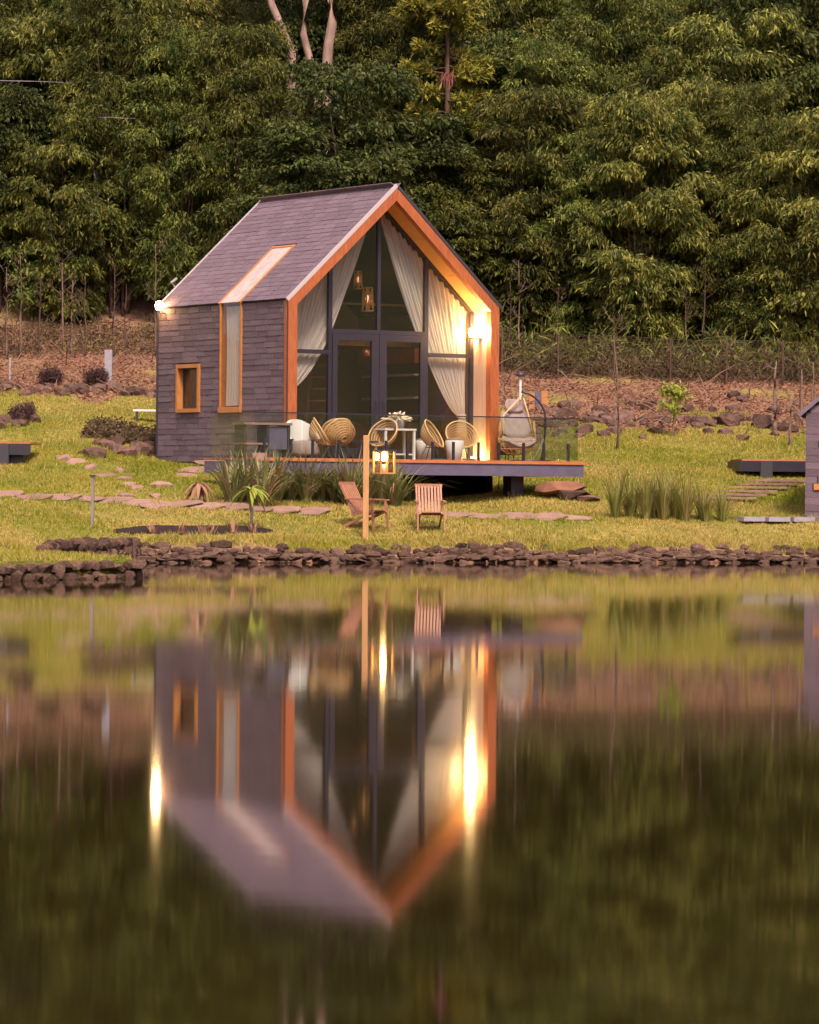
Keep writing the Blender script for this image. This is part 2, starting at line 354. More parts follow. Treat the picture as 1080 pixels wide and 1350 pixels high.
# left wall core with openings
m = MB()
m.box(.03,.2, .16,2.08,-1.3,HW); m.box(.03,.2,2.08,3.08,-1.3,1.15); m.box(.03,.2,3.08,4.03,-1.3,HW)
m.box(.03,.2,4.03,5.14,-1.3,1.10); m.box(.03,.2,4.03,5.14,2.24,HW); m.box(.03,.2,5.14,LN,-1.3,HW)
wall_l = m.build('side_wall', under_m, cabin)
MB().box(W-.2,W-.03,.16,LN,-1.3,HW).build('side_wall', under_m, cabin)
m = MB(); m.prism([(.2,-1.3),(W-.2,-1.3),(W-.2,HW),(W/2,HR-.2),(.2,HW)], 0, .14, Matrix.Translation((0,LN-.02,0)) @ Matrix.Rotation(math.pi/2,4,'X'))
m.build('back_wall', under_m, cabin)
MB().box(.2,W-.2,.05,LN-.16,-.25,0).build('floor', int_wood, cabin)
MB().box(.2,.215,.16,2.08,0,HW-.1).box(.2,.215,3.08,4.03,0,HW-.1).box(.2,.215,2.08,3.08,0,1.1).box(.2,.215,5.14,LN-.16,0,HW-.1).build('wall_lining', int_wall, cabin)
MB().box(W-.215,W-.2,.72,LN-.16,0,HW-.1).build('wall_lining', int_wall, cabin)
m = MB(); m.prism([(.22,0),(W-.22,0),(W-.22,HW-.1),(W/2,HR-.4),(.22,HW-.1)], 0, .02, Matrix.Translation((0,LN-.17,0)) @ Matrix.Rotation(math.pi/2,4,'X'))
m.build('wall_lining', int_wall, cabin)
# shingles: one shared wedge, exposed face lifted at the butt
SHG = {}
def shingle_mesh(mt):
    if mt.name not in SHG:
        v = [(-.5,0,-.004),(.5,0,-.004),(.5,1.12,-.004),(-.5,1.12,-.004),(-.5,0,.011),(.5,0,.011),(.5,1.12,.004),(-.5,1.12,.004)]
        me = bpy.data.meshes.new('shingle'); me.from_pydata(v, [], [(0,3,2,1),(4,5,6,7),(0,1,5,4),(1,2,6,5),(2,3,7,6),(3,0,4,7)])
        me.materials.append(mt); SHG[mt.name] = me
    return SHG[mt.name]
def shingle_field(parent, mt, M, length, height, exp, excl=(), wr=(.44,.66), clip=None):
    """courses of shingles on the plane M (x along, y up, z outward)"""
    rows = int(math.ceil(height/exp)); me = shingle_mesh(mt)
    for r_ in range(rows):
        y0 = r_*exp; h = min(exp, height-y0)
        if h < .03: continue
        lo, hi = (0, length) if clip is None else clip(y0+h*.5)
        segs = [(lo, hi)]
        for a0, a1, b0, b1 in excl:
            if y0+h*.5 > b0 and y0+h*.5 < b1:
                segs = [q for s0, s1 in segs for q in ((s0, min(s1, a0)), (max(s0, a1), s1)) if q[1]-q[0] > .03]
        for s0, s1 in segs:
            x = s0; first = True
            while x < s1-.02:
                w = random.uniform(*wr)*(random.uniform(.35, 1) if first else 1); first = False
                if s1-(x+w) < .25: w = s1-x
                o = bpy.data.objects.new('shingle', me); COL.objects.link(o); o.parent = parent
                wob = random.uniform(-.006, .006)
                o.matrix_local = M @ Matrix.Translation((x+w/2, y0+wob, random.uniform(0,.004))) @ Matrix.Diagonal((w-.022, h if h < exp else exp, random.uniform(.8,1.25), 1)) @ Matrix.Diagonal((1,.94,1,1))
                x += w
# wall plane: x along +v reversed so that x axis = +y local, up = z, outward = -x
Mw = Matrix(((0,0,-1,.03),(1,0,0,.0),(0,1,0,-.05),(0,0,0,1)))     # columns: along(+y), up(+z), out(-x)
Mw.translation = Vector((.026, .03, -.06))
shingle_field(wall_l, shingle_m, Mw, LN-.03, HW+.05, .130, [(OP[0][0]-.03,OP[0][1]-.03,OP[0][2]+.06,9),(OP[1][0]-.03,OP[1][1]-.03,OP[1][2]+.06,OP[1][3]+.06)])
# roof
def roofM(side):
    c, s = math.cos(PA), math.sin(PA)
    if side < 0: M = Matrix(((0,c,-s,0),(1,0,0,0),(0,s,c,0),(0,0,0,1))); M.translation = Vector((-.02,0,HW-.02))
    else: M = Matrix(((0,-c,s,0),(-1,0,0,0),(0,s,c,0),(0,0,0,1))); M.translation = Vector((W+.02,LN,HW-.02))
    return M
Ml = roofM(-1); Mr = roofM(1)
SKY1 = 1.98
m = MB(); m.box(0,2.08,0,SLEN+.02,-.16,0,Ml); m.box(3.08,LN+.02,0,SLEN+.02,-.16,0,Ml); m.box(2.08,3.08,SKY1,SLEN+.02,-.16,0,Ml)
roof_l = m.build('roof', under_m, cabin)
roof_r = MB().box(0,LN,0,SLEN-.12,-.16,-.002,Mr).build('roof', under_m, cabin)
Ms = Ml @ Matrix.Translation((0,0,.006))
shingle_field(roof_l, roof_m, Ms, LN, SLEN+.01, .158, [(2.06,3.10,-1,SKY1+.05)])
Mq = Mr @ Matrix.Translation((0,0,.006))
# roof trims
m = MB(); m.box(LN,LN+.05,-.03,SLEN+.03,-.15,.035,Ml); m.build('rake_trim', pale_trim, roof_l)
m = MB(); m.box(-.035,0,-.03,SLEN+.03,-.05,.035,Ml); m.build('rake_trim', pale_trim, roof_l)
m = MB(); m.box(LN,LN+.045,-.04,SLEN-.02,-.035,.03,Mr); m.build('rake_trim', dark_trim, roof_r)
m = MB(); m.box(0,LN-.01,-.09,.09,-.015,.0, Matrix.Translation((W/2-.06,0.0,HR+.01)) @ Matrix.Rotation(math.pi/2,4,'Z') @ Matrix.Rotation(PA*.75,4,'X'))
m.box(0,LN-.01,-.08,.08,-.02,-.005, Matrix.Translation((W/2+.06,0.01,HR+.005)) @ Matrix.Rotation(math.pi/2,4,'Z') @ Matrix.Rotation(-PA*.9,4,'X'))
m.build('ridge_cap', roof_m, roof_l)
# small vent pipe at the far roof edge
m = MB(); p = Ml @ Vector((LN+.1,.75,.0)); m.tube([p, p+Vector((-.1,.02,.12)), p+Vector((.05,.02,.22))], .035, 8); m.build('roof_vent', concrete, roof_l, True)
# wall corner trims + downpipe
MB().box(-.006,.04,LN-.0,LN+.06,-.9,HW-.03).build('corner_trim', dark_trim, cabin)
MB().box(-.012,.03,-.012,.02,-.05,HW-.03).build('corner_trim', dark_trim, cabin)
# skylight and slot window: one continuous wooden frame
sl = empty('skylight'); sl.parent = cabin
m = MB(); m.box(2.07,2.12,-.03,SKY1+.02,-.1,.035,Ml); m.box(3.04,3.09,-.03,SKY1+.02,-.1,.035,Ml); m.box(2.12,3.04,SKY1-.04,SKY1+.02,-.1,.03,Ml)
m.build('frame', window_wood, sl)
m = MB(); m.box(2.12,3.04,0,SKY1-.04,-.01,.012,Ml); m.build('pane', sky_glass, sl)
sw = empty('slot_window'); sw.parent = cabin
m = MB(); m.box(-.02,.2,2.08,2.13,1.15,HW); m.box(-.02,.2,3.03,3.08,1.15,HW); m.box(-.05,.2,2.08,3.08,1.06,1.2)
m.build('frame', window_wood, sw)
MB().box(.015,.025,2.13,3.03,1.2,HW-.02).build('pane', pane_m, sw)
w2 = empty('small_window'); w2.parent = cabin
m = MB(); m.box(-.03,.2,4.03,4.12,1.10,2.24); m.box(-.03,.2,5.05,5.14,1.10,2.24); m.box(-.032,.2,4.12,5.05,2.15,2.24); m.box(-.04,.2,4.12,5.05,1.10,1.19)
m.build('frame', window_wood, w2)
m = MB(); m.box(.12,.17,4.12,4.16,1.19,2.15); m.box(.12,.17,5.01,5.05,1.19,2.15); m.box(.12,.17,4.16,5.01,2.11,2.15); m.box(.12,.17,4.16,5.01,1.19,1.23)
m.build('sash', dark_trim, w2)
MB().box(.14,.15,4.16,5.01,1.23,2.11).build('pane', pane_m, w2)
# front frame
FT = .235; VT = FT/math.cos(PA); GL = .7
def zo(u): return HW+SL*min(u, W-u)                # outer roof line
m = MB(); m.box(0,FT,-.03,.16,-.02,HW-.035); m.build('frame_post', cedar, cabin)
m = MB(); m.box(W-FT,W,-.03,.16,-.02,HW-.035); m.build('frame_post', cedar, cabin)
for s in (-1, 1):
    pts = [(0,HW-.035),(W/2,HR-.035),(W/2,HR-.035-VT),(FT,HW-.035-VT+SL*FT+.0),(FT,HW-.035)]
    if s > 0: pts = [(W-a, b) for a, b in pts][::-1]
    m = MB(); m.prism(pts, 0, .19, Matrix.Translation((0,.16,0)) @ Matrix.Rotation(math.pi/2,4,'X'))
    m.build('frame_rafter', cedar, cabin)
# reveal between frame and glazing
for s in (-1, 1):
    for k in range(3):                              # soffit boards
        u0 = FT-.02+(W/2-FT+.02)*k/3; u1 = FT-.02+(W/2-FT+.02)*(k+1)/3-.008
        zf = lambda u: HW-.035-VT+SL*u+.01
        pts = [(u0,zf(u0)),(u1,zf(u1)),(u1,zf(u1)+.03),(u0,zf(u0)+.03)]
        if s > 0: pts = [(W-a, b) for a, b in pts][::-1]
        m = MB(); m.prism(pts, 0, GL-.16+.02, Matrix.Translation((0,GL+.02,0)) @ Matrix.Rotation(math.pi/2,4,'X'))
        m.build('soffit_board', soffit, cabin)
    x0, x1 = (.2,.232) if s < 0 else (W-.232,W-.2)
    for k in range(5):
        MB().box(x0,x1,.165+k*.108,.165+k*.108+.103,0,HW-.05).build('reveal_board', inner_board, cabin)
# glazing
gl = empty('glazed_front'); gl.parent = cabin
zi = lambda u: HW-.035-VT+SL*min(u, W-u)+.012      # underside line
UB = [.232, 1.56, W/2, W-1.56, W-.232]; ZD, ZT = 2.95, 2.46
y0, y1 = GL, GL+.09
def vert(u, w, z0, z1): MB().box(u-w/2,u+w/2,y0,y1,z0,z1).build('mullion', black, gl)
vert(UB[1],.10,0,zi(UB[1])-.02); vert(UB[3],.10,0,zi(UB[3])-.02); vert(UB[2],.09,ZD+.06,zi(UB[2])-.09)
vert(UB[0]+.03,.06,0,zi(.23)-.03); vert(UB[4]-.045,.09,0,zi(.23)-.03)
for u0, u1, z in ((UB[0]+.06,UB[1]-.05,ZT),(UB[3]+.05,UB[4]-.09,ZT),(UB[1]+.05,UB[3]-.05,ZD)):
    MB().box(u0,u1,y0-.005,y1,z-.04,z+.055).build('transom', black, gl)
for s in (-1, 1):
    pts = [(UB[0],zi(UB[0])-.075),(W/2,zi(W/2)-.075),(W/2,zi(W/2)-.004),(UB[0],zi(UB[0])-.004)]
    if s > 0: pts = [(W-a, b) for a, b in pts][::-1]
    m = MB(); m.prism(pts, 0, .085, Matrix.Translation((0,y1-.003,0)) @ Matrix.Rotation(math.pi/2,4,'X')); m.build('head_frame', black, gl)
MB().box(.24,W-.24,y0,y1,-.02,.05).build('sill', black, gl)
for k, (u0, u1) in enumerate(((UB[1]+.05,W/2-.006),(W/2+.006,UB[3]-.05))):
    d = empty('door'); d.parent = gl
    ws = .13; wm_ = .2
    a0 = ws if k == 0 else wm_; a1 = wm_ if k == 0 else ws
    m = MB(); m.box(u0,u0+a0,y0-.03,y0+.05,.06,ZD-.045); m.box(u1-a1,u1,y0-.03,y0+.05,.06,ZD-.045)
    m.box(u0+a0,u1-a1,y0-.028,y0+.05,ZD-.2,ZD-.045); m.box(u0+a0,u1-a1,y0-.028,y0+.05,.06,.26); m.build('frame', black, d)
    MB().box(u0+a0,u1-a1,y0,y0+.012,.26,ZD-.2).build('pane', pane_m, d)
    hu = (u1-.1) if k == 0 else (u0+.1)
    MB().tube([(hu,y0-.03,.95),(hu,y0-.09,.95),(hu,y0-.09,1.35),(hu,y0-.03,1.35)], .014, 6).build('handle', dark_trim, d)
def pane(pts):
    m = MB(); m.prism(pts, 0, .012, Matrix.Translation((0,y0+.05,0)) @ Matrix.Rotation(math.pi/2,4,'X')); m.build('pane', pane_m, gl)
for s in (-1, 1):
    fl = (lambda P_: P_) if s < 0 else (lambda P_: [(W-a, b) for a, b in P_][::-1])
    pane(fl([(UB[0]+.06,.05),(UB[1]-.05,.05),(UB[1]-.05,ZT-.04),(UB[0]+.06,ZT-.04)]))
    pane(fl([(UB[0]+.06,ZT+.055),(UB[1]-.05,ZT+.055),(UB[1]-.05,zi(UB[1]-.05)-.076),(UB[0]+.06,zi(UB[0]+.06)-.076)]))
    pane(fl([(UB[1]+.05,ZD+.055),(W/2-.045,ZD+.055),(W/2-.045,zi(W/2-.045)-.076),(UB[1]+.05,zi(UB[1]+.05)-.076)]))
# interior: loft, stairs, shelf
MB().box(.22,W-.22,3.4,LN-.18,2.75,2.9).build('loft_floor', int_wood, cabin)
MB().beam((.3,3.38,3.75),(W-.3,3.38,3.75),.05,.05).build('loft_rail', int_wall, cabin)
st = empty('staircase'); st.parent = cabin
m = MB(); m.beam((1.4,1.6,.05),(2.8,3.5,2.8),.06,.25); m.build('stringer', int_wood, st)
m = MB(); m.beam((1.85,1.3,.05),(3.25,3.2,2.8),.06,.25); m.build('stringer', int_wood, st)
for k in range(9):
    f = (k+.6)/9.5; c = Vector((1.62,1.45,.05)).lerp(Vector((3.02,3.35,2.8)), f)
    MB().beam(c+Vector((-.3,.22,0)), c+Vector((.3,-.22,0)), .24, .04).build('tread', int_wood, st)
m = MB(); m.box(4.9,5.5,2.6,5.3,0,.9); m.build('kitchen_counter', int_wood, cabin)
for z in (1.5, 2.05): MB().box(5.2,5.51,2.8,5.2,z,z+.05).build('shelf', white_paint, cabin)
MB().box(5.15,5.51,2.7,5.3,2.35,2.7).build('wall_cabinet', cedar, cabin)

# curtains
def curtain(name, right, label):
    nA, nT = 96, 46; vs = []; fs = []
    z_tie = 1.02 if right else 1.5; tie_u = .34 if right else .30
    for j in range(nT+1):
        for i in range(nA+1):
            a_ = i/nA; ut = .30+a_*(2.83-.30); zt = zi(ut)-.05
            if j <= 34:
                t = j/34; u = (tie_u+a_*.16)+(ut-tie_u-a_*.16)*(1-t)**((.72 if right else .58)+.2*(1-a_)); z = zt+(z_tie+(1-a_)*.1-zt)*t
                amp = .055*(1-t)+.02*t
            else:
                t = (j-34)/(nT-34); u = tie_u+a_*.16+(a_-.45)*.22*min(1, t*1.6); z = (z_tie+(1-a_)*.1)*(1-t)+.06*t; amp = .02+.03*t
            v = GL+.22+amp*math.sin(a_*math.pi*2*17+.8*math.sin(j*.15))+.02*math.sin(a_*41+j*.3)
            vs.append((W-u if right else u, v, z))
    for j in range(nT):
        for i in range(nA):
            k = j*(nA+1)+i; fs.append((k, k+1, k+nA+2, k+nA+1))
    o = empty(name, CAB, TH, label, 'curtain')
    c = MB().add(vs, fs).build('cloth', cu, o, True)
    u = (W-tie_u-.08) if right else tie_u+.08
    MB().lathe([(.11,-.04),(.125,-.04),(.125,.04),(.11,.04),(.11,-.04)], 16, (u, GL+.22, z_tie+.04), 1, .6).build('tieback', white_paint, o)
    rail = [(.28,GL+.22,zi(.28)-.06),(2.84,GL+.22,zi(2.84)-.06)]
    if right: rail = [(W-a, b, c_) for a, b, c_ in rail]
    MB().tube(rail, .015, 6).build('rail', black, o)
curtain('curtain', False, 'sheer white curtain swept to the left side of the glazed gable')
curtain('curtain', True, 'sheer white curtain swept to the right side of the glazed gable, warmly lit')
vs = []; fs = []
for j in range(13):
    for i in range(61):
        a_ = i/60; w_ = 1-.04*math.sin(j/12*3.1)
        vs.append((.085+.025*math.sin(a_*2*math.pi*6), 2.2+.72*a_*w_, HW-.1-(HW-.1-1.23)*j/12))
for j in range(12):
    for i in range(60): k = j*61+i; fs.append((k, k+1, k+62, k+61))
o = empty('curtain', CAB, TH, 'narrow white curtain hanging inside the tall slot window of the side wall', 'curtain')
MB().add(vs, fs).build('cloth', cu, o, True); MB().tube([(.085,2.14,HW-.09),(.085,3.02,HW-.09)], .012, 6).build('rail', black, o)

# pendant lamps
def pendant(u, v, z, s, label):
    o = empty('pendant_lamp', cab(u, v, z), TH, label, 'lamp', 'pendant lamps in the cabin')
    MB().tube([(0,0,.28*s),(0,0,max(.5, zo(u)-.45-z))], .006, 5).build('cord', black, o)
    m = MB(); h, r_, n_ = .26*s, .13*s, 4
    for k in range(n_):
        a0 = math.pi/4+k*math.pi/2; a1 = a0+math.pi/2
        p = lambda a, q, zz: (r_*q*math.cos(a), r_*q*math.sin(a), zz)
        for q in ((p(a0,1,-h),p(a1,1,-h)),(p(a0,.8,h),p(a1,.8,h)),(p(a0,1,-h),p(a1,.8,h)),(p(a1,1,-h),p(a0,.8,h)),(p(a0,1,-h),p(a0,.8,h))):
            m.tube(q, .017*s, 5)
    m.build('shade_frame', rattan_rim, o)
    MB().lathe([(.001,-.09*s),(.05*s,-.05*s),(.055*s,.02*s),(.02*s,.09*s),(.001,.1*s)], 12).build('bulb', pend_e, o, True)
pendant(3.5, 2.2, 3.8, 1.05, 'nearer wire cage pendant lamp in the middle of the gable glazing')
pendant(3.72, 3.0, 4.3, .8, 'farther wire cage pendant lamp, higher and left in the gable')
o = empty('globe_lamp', cab(3.72, 2.6, 2.55), TH, 'small round copper lamp seen through the left door pane', 'lamp')
MB().lathe([(.001,-.1),(.08,-.07),(.11,0),(.08,.08),(.02,.1),(.001,.1)], 16).build('shade', copper, o, True); MB().tube([(0,0,.1),(0,0,1.2)], .006, 5).build('cord', black, o)

# wall sconce and floor light in the porch, corner lamp
o = empty('wall_sconce', cab(W-.232, .42, 2.98), TH, 'wall sconce glowing on the right inner side of the gable porch', 'lamp')
MB().box(-.03,0,-.09,.09,-.09,.09).build('back_plate', black, o)
MB().box(-.26,-.03,-.07,.07,-.12,-.09).build('holder', black, o)
MB().lathe([(.001,-.09),(.08,-.09),(.12,.0),(.09,.10),(.001,.14)], 14, (-.19,0,.02)).build('bulb', sconce_e, o, True)
o = empty('floor_light', cab(W-.45, .35, 0), TH, 'small uplight on the porch floor at the right frame post', 'lamp')
MB().lathe([(.001,0),(.07,0),(.07,.06),(.055,.06),(.055,.04),(.001,.04)], 14).build('housing', black, o)
MB().lathe([(.001,.05),(.05,.05),(.04,.085),(.001,.1)], 14).build('bulb', upl_e, o, True)
o = empty('corner_lamp', cab(-.15, LN-.34, HW+.02), TH, 'bright bare lamp at the upper back corner of the cabin side wall', 'lamp')
MB().lathe([(.001,-.12),(.07,-.09),(.11,0),(.08,.08),(.001,.11)], 16).build('bulb', bulb, o, True)
MB().tube([(0,0,-.1),(0,0,-.17),(.15,0,-.17)], .02, 8).build('bracket', black, o)

# ------------------------------------------------------------------ deck and railing
DV, DU0, DU1 = -2.3, -2.15, 6.62
deck = empty('deck', CAB, TH, 'raised timber deck with grey steel edge beam in front of the cabin', 'deck')
n_ = 20; bw = (.03-DV)/n_
for k in range(n_):
    y = DV+k*bw; u1 = DU1; u0 = DU0
    MB().box(u0,u1,y+.004,y+bw-.004,-.055,-.02).build('board', deck_wood, deck)
MB().box(DU0,DU1,DV-.035,DV-.002,-.085,-.012).build('edge_board', deck_wood, deck)
MB().box(DU1+.002,DU1+.035,DV-.035,.03,-.085,-.012).build('edge_board', deck_wood, deck)
MB().box(DU0,DU1-.02,DV,DV+.12,-.36,-.088).build('edge_beam', beam_m, deck)
MB().box(DU1-.12,DU1-.018,DV+.12,.03,-.355,-.088).build('edge_beam', beam_m, deck)
MB().box(DU0+.02,DU0+.12,DV+.12,.03,-.355,-.088).build('edge_beam', beam_m, deck)
for u in (.4,2.6,4.8): MB().box(u-.05,u+.05,DV+.12,.03,-.34,-.09).build('joist', beam_m, deck)
for u, v in ((5.05,-1.7),(-1.7,-1.9),(1.7,-1.0)): MB().box(u-.17,u+.17,v-.17,v+.17,-1.35,-.36).build('pier', black, deck)
rail = empty('glass_railing', CAB, TH, 'low frameless glass railing with black clamps along the deck edge', 'railing')
npn = 7; RU0, RU1 = DU0-.02, DU1-.12; RV = DV+.09; pw = (RU1-RU0)/npn
for k in range(npn):
    a0 = RU0+k*pw+.012; a1 = RU0+(k+1)*pw-.012
    MB().box(a0,a1,RV-.006,RV+.006,.03,.97).build('pane', rail_glass, rail)
    for q in (.22,.78):
        u = a0+(a1-a0)*q; MB().box(u-.022,u+.022,RV-.03,RV+.03,-.02,.40).build('clamp', black, rail)
MB().box(RU0,RU1,RV-.014,RV+.014,.965,.993).build('handrail', black, rail)
for u, b_ in ((RU1,.0),(RU0,.0)):
    MB().box(u-.006,u+.006,RV+.02,-.35,.03,.97).build('pane', rail_glass, rail)
    MB().box(u-.012,u+.012,RV+.02,-.35,.97,.984).build('handrail', black, rail)

# ------------------------------------------------------------------ deck furniture
RAT = []
def rattan_chair(u, v, face, label, sc=1.0):
    o = empty('rattan_armchair', cab(u, v, -.02), TH+face, label, 'armchair', 'round rattan armchairs on the deck'); o.scale = (sc, sc, sc)
    # concave woven bowl, hoop tilted back, open towards -y
    T_ = Matrix.Translation((0,.02,.62)) @ Matrix.Rotation(R(58),4,'X')      # local z of bowl points front/up
    na = 36
    def bp_(r_, a_, dz=0):
        return T_ @ Vector((.38*r_*math.cos(a_), .36*r_*math.sin(a_), -.30*(1-r_**2.2)-dz))
    if not RAT:
        m = MB()
        for k in range(64): m.tube([bp_(.08+.92*i/6, 2*math.pi*(k+.5)/64) for i in range(7)], .0075, 3)
        RAT.append(m.mesh('woven_shell', True)); RAT[0].materials.append(rattan)
        m = MB()
        for i in (.2,.34,.48,.60,.71,.81,.90): m.tube([bp_(i, 2*math.pi*k/28, .006) for k in range(28)], .011, 4, True)
        RAT.append(m.mesh('weave', True)); RAT[1].materials.append(rattan_rim)
    sh = link('woven_shell', RAT[0], None, o); link('weave', RAT[1], None, sh)
    MB().tube([bp_(1, 2*math.pi*k/36) for k in range(36)], .018, 6, True).build('rim', rattan_rim, o, True)
    for sx in (-1,1):
        for sy in (-1,1):
            MB().tube([(sx*.12,.05+sy*.1,.36),(sx*.26,.05+sy*.24,0)], .011, 6).build('leg', black, o)
    MB().tube([(.17*math.cos(t*.5236),.05+.15*math.sin(t*.5236),.30) for t in range(12)], .010, 5, True).build('leg_ring', black, o)
rattan_chair(.35,-1.0, R(60), 'leftmost round rattan armchair, turned to the right on the deck')
rattan_chair(.95,-.62, R(185), 'round rattan armchair seen from behind, in the middle of the left group')
rattan_chair(1.2,-.25, R(150), 'round rattan armchair tucked behind the left group near the door')
rattan_chair(1.95,-.95, R(-70), 'round rattan armchair seen side-on, facing left beside the wooden post')
rattan_chair(3.25,-1.15, R(40), 'round rattan armchair turned right, in front of the right glazing')
rattan_chair(4.25,-.75, R(-15), 'round rattan armchair facing the pond, nearest the right frame post')
o = empty('coffee_table', cab(1.25,-1.35,-.02), TH, 'low dark round table among the left rattan armchairs', 'table')
MB().lathe([(.001,.38),(.30,.38),(.31,.40),(.30,.42),(.001,.42)], 28).build('top', black, o)
for k in range(3):
    a = k*2.094; MB().tube([(.08*math.cos(a),.08*math.sin(a),.38),(.24*math.cos(a),.24*math.sin(a),0)], .014, 6).build('leg', black, o)
def tub(u, v, label):
    o = empty('tub_chair', cab(u, v, -.02), TH, label, 'armchair')
    vs = []; fs = []; n = 28
    for k in range(n+1):
        a = math.pi*(-.1)+math.pi*1.2*k/n; h = .45+.45*math.sin(max(0, min(math.pi, (a))))**.7
        for r_, z in ((.42,.06),(.42,h),(.34,h),(.34,.3)): vs.append((r_*math.cos(a)*1.0, r_*math.sin(a), z))
    for k in range(n):
        for i in range(3): b0 = k*4; fs.append((b0+i, b0+4+i, b0+5+i, b0+i+1))
    MB().add(vs, fs).build('shell', white_paint, o)
    MB().lathe([(.001,.08),(.34,.08),(.36,.14),(.36,.34),(.32,.40),(.001,.42)], 24).build('seat_cushion', fabric, o, True)
    for sx, sy in ((-.25,-.25),(.25,-.25),(-.25,.25),(.25,.25)): MB().tube([(sx,sy,.1),(sx,sy,0)], .02, 6).build('leg', black, o)
tub(.0,-.75, 'white rounded tub chair beside the left frame post')
def white_table(u, v, w, d, h, label):
    o = empty('side_table', cab(u, v, -.02), TH, label, 'table')
    MB().box(-w/2,w/2,-d/2,d/2,h-.04,h).build('top', white_paint, o)
    for sx in (-1,1):
        for sy in (-1,1): MB().box(sx*(w/2-.04)-.025,sx*(w/2-.04)+.025,sy*(d/2-.04)-.025,sy*(d/2-.04)+.025,0,h-.04).build('leg', white_paint, o)
    MB().box(-w/2+.05,w/2-.05,-d/2+.05,d/2-.05,.12,.15).build('lower_shelf', white_paint, o)
white_table(2.42,-.75,.85,.5,.72, 'white table in front of the doors carrying the pale plumed pot')
o = empty('potted_plant', cab(2.5,-.75,.70), TH, 'pot of pale dried plumes on the white table before the doors', 'plant')
MB().lathe([(.001,0),(.13,0),(.17,.2),(.155,.2),(.12,.03),(.001,.03)], 20).build('pot', concrete, o, True)
m = MB()
for k in range(70):
    a = random.uniform(0,6.28); e = random.uniform(.1,1.4); L_ = random.uniform(.25,.40); b = Vector((random.uniform(-.08,.08),random.uniform(-.08,.08),.18))
    d = Vector((math.cos(a)*math.cos(e),math.sin(a)*math.cos(e),math.sin(e)*.7)); m.tube([b, b+d*L_*.5, b+d*L_*.8+Vector((0,0,-.01)), b+d*L_+Vector((0,0,-.04))], [.004,.02,.022,.004], 5)
m.build('plumes', pampas_m, o, True)
def stool(u, v, label):
    o = empty('stool', cab(u, v, -.02), TH, label, 'stool')
    o.scale = (.84,.84,.88)
    MB().lathe([(.001,.0),(.15,0),(.19,.02),(.26,.5),(.24,.53),(.001,.53)], 28).build('body', white_paint, o, True)
    MB().lathe([(.001,.531),(.23,.531),(.24,.55),(.22,.58),(.001,.585)], 28).build('cushion', fabric, o, True)
stool(3.72,-1.25, 'white tapered stool between the two right rattan armchairs')
stool(3.55,-.25, 'white tapered stool close to the right glazing')
# service table on the left of the deck, against the side wall
o = empty('outdoor_counter', cab(-1.35,-1.2,-.02), TH, 'narrow outdoor counter with pale top behind the left railing', 'counter')
MB().box(-.62,.62,-.26,.26,.74,.79).build('top', slab_m, o)
MB().box(-.60,.0,-.24,.24,.30,.34).build('shelf', slab_m, o)
for sx in (-.56,.02,.56):
    MB().box(sx-.03,sx+.03,-.22,.22,0,.74).build('leg', dark_trim, o)
MB().box(.06,.52,-.2,.2,.2,.70).build('cabinet', beam_m, o)
# hanging egg chair
o = empty('hanging_chair_stand', cab(6.15,-.75,-.02), TH-.25, 'curved black stand carrying the hanging chair at the right end of the deck', 'stand')
pts = []
for k in range(15):
    a = k/14; pts.append((.30-.42*max(0,(a-.6)/.4)**2*1.2+.10*math.sin(a*3.1), .05,   .04+1.72*a-.12*max(0,(a-.8)/.2)**2))
MB().tube(pts, .024, 8).build('curved_pole', black, o, True)
MB().tube([(.5*math.cos(t*.2618),.42*math.sin(t*.2618),.03) for t in range(24)], .025, 6, True).build('base_ring', black, o, True)
MB().beam((.1,.05,.05),(.47,.05,.75),.035,.035).build('brace', grey_wood, o)
tip = pts[-1]
o2 = empty('hanging_chair', cab(6.15,-.75,-.02), TH-.25, 'hanging wicker egg chair with tufted beige cushion at the deck end', 'chair')
cx_ = -.32
def egg(a_, z):         # outline radius at height
    return .40*math.sin(min(1, max(0, (z-.18)/.62))**.6*math.pi/2)
m = MB()
for k in range(16):
    a = 2*math.pi*k/16; front = math.cos(a-math.pi*1.5) > .55
    top = .52 if front else (.95 if abs(math.cos(a-math.pi*1.5)) < .55 else 1.25)
    m.tube([(cx_+.44*math.cos(a)*math.sin(t*math.pi*.5)*(1-.25*max(0,zt-.6)), .44*math.sin(a)*math.sin(t*math.pi*.5)*(1-.25*max(0,zt-.6)), zt) for t, zt in ((.05,.16),(.35,.19),(.7,.30),(1,.52),(1,(.52+top)/2),(1,top))], .009, 5)
for zt, q in ((.19,.52),(.30,.89),(.42,.97),(.52,1)):
    m.tube([(cx_+.44*q*math.cos(t*.2618), .44*q*math.sin(t*.2618), zt) for t in range(24)], .010, 5, True)
m.build('wicker_frame', rattan_rim, o2)
m = MB(); topp = Vector((tip[0]+.0,.05,tip[2]-.05))
for sx in (-1,1): m.tube([(cx_+sx*.40,.0,.62),(cx_+sx*.30,.06,1.1),(topp.x+sx*.05,.05,topp.z-.1)], .018, 6)
m.tube([topp, (topp.x,.05,topp.z-.12)], .012, 6); m.build('hanger', rattan_rim, o2, True)
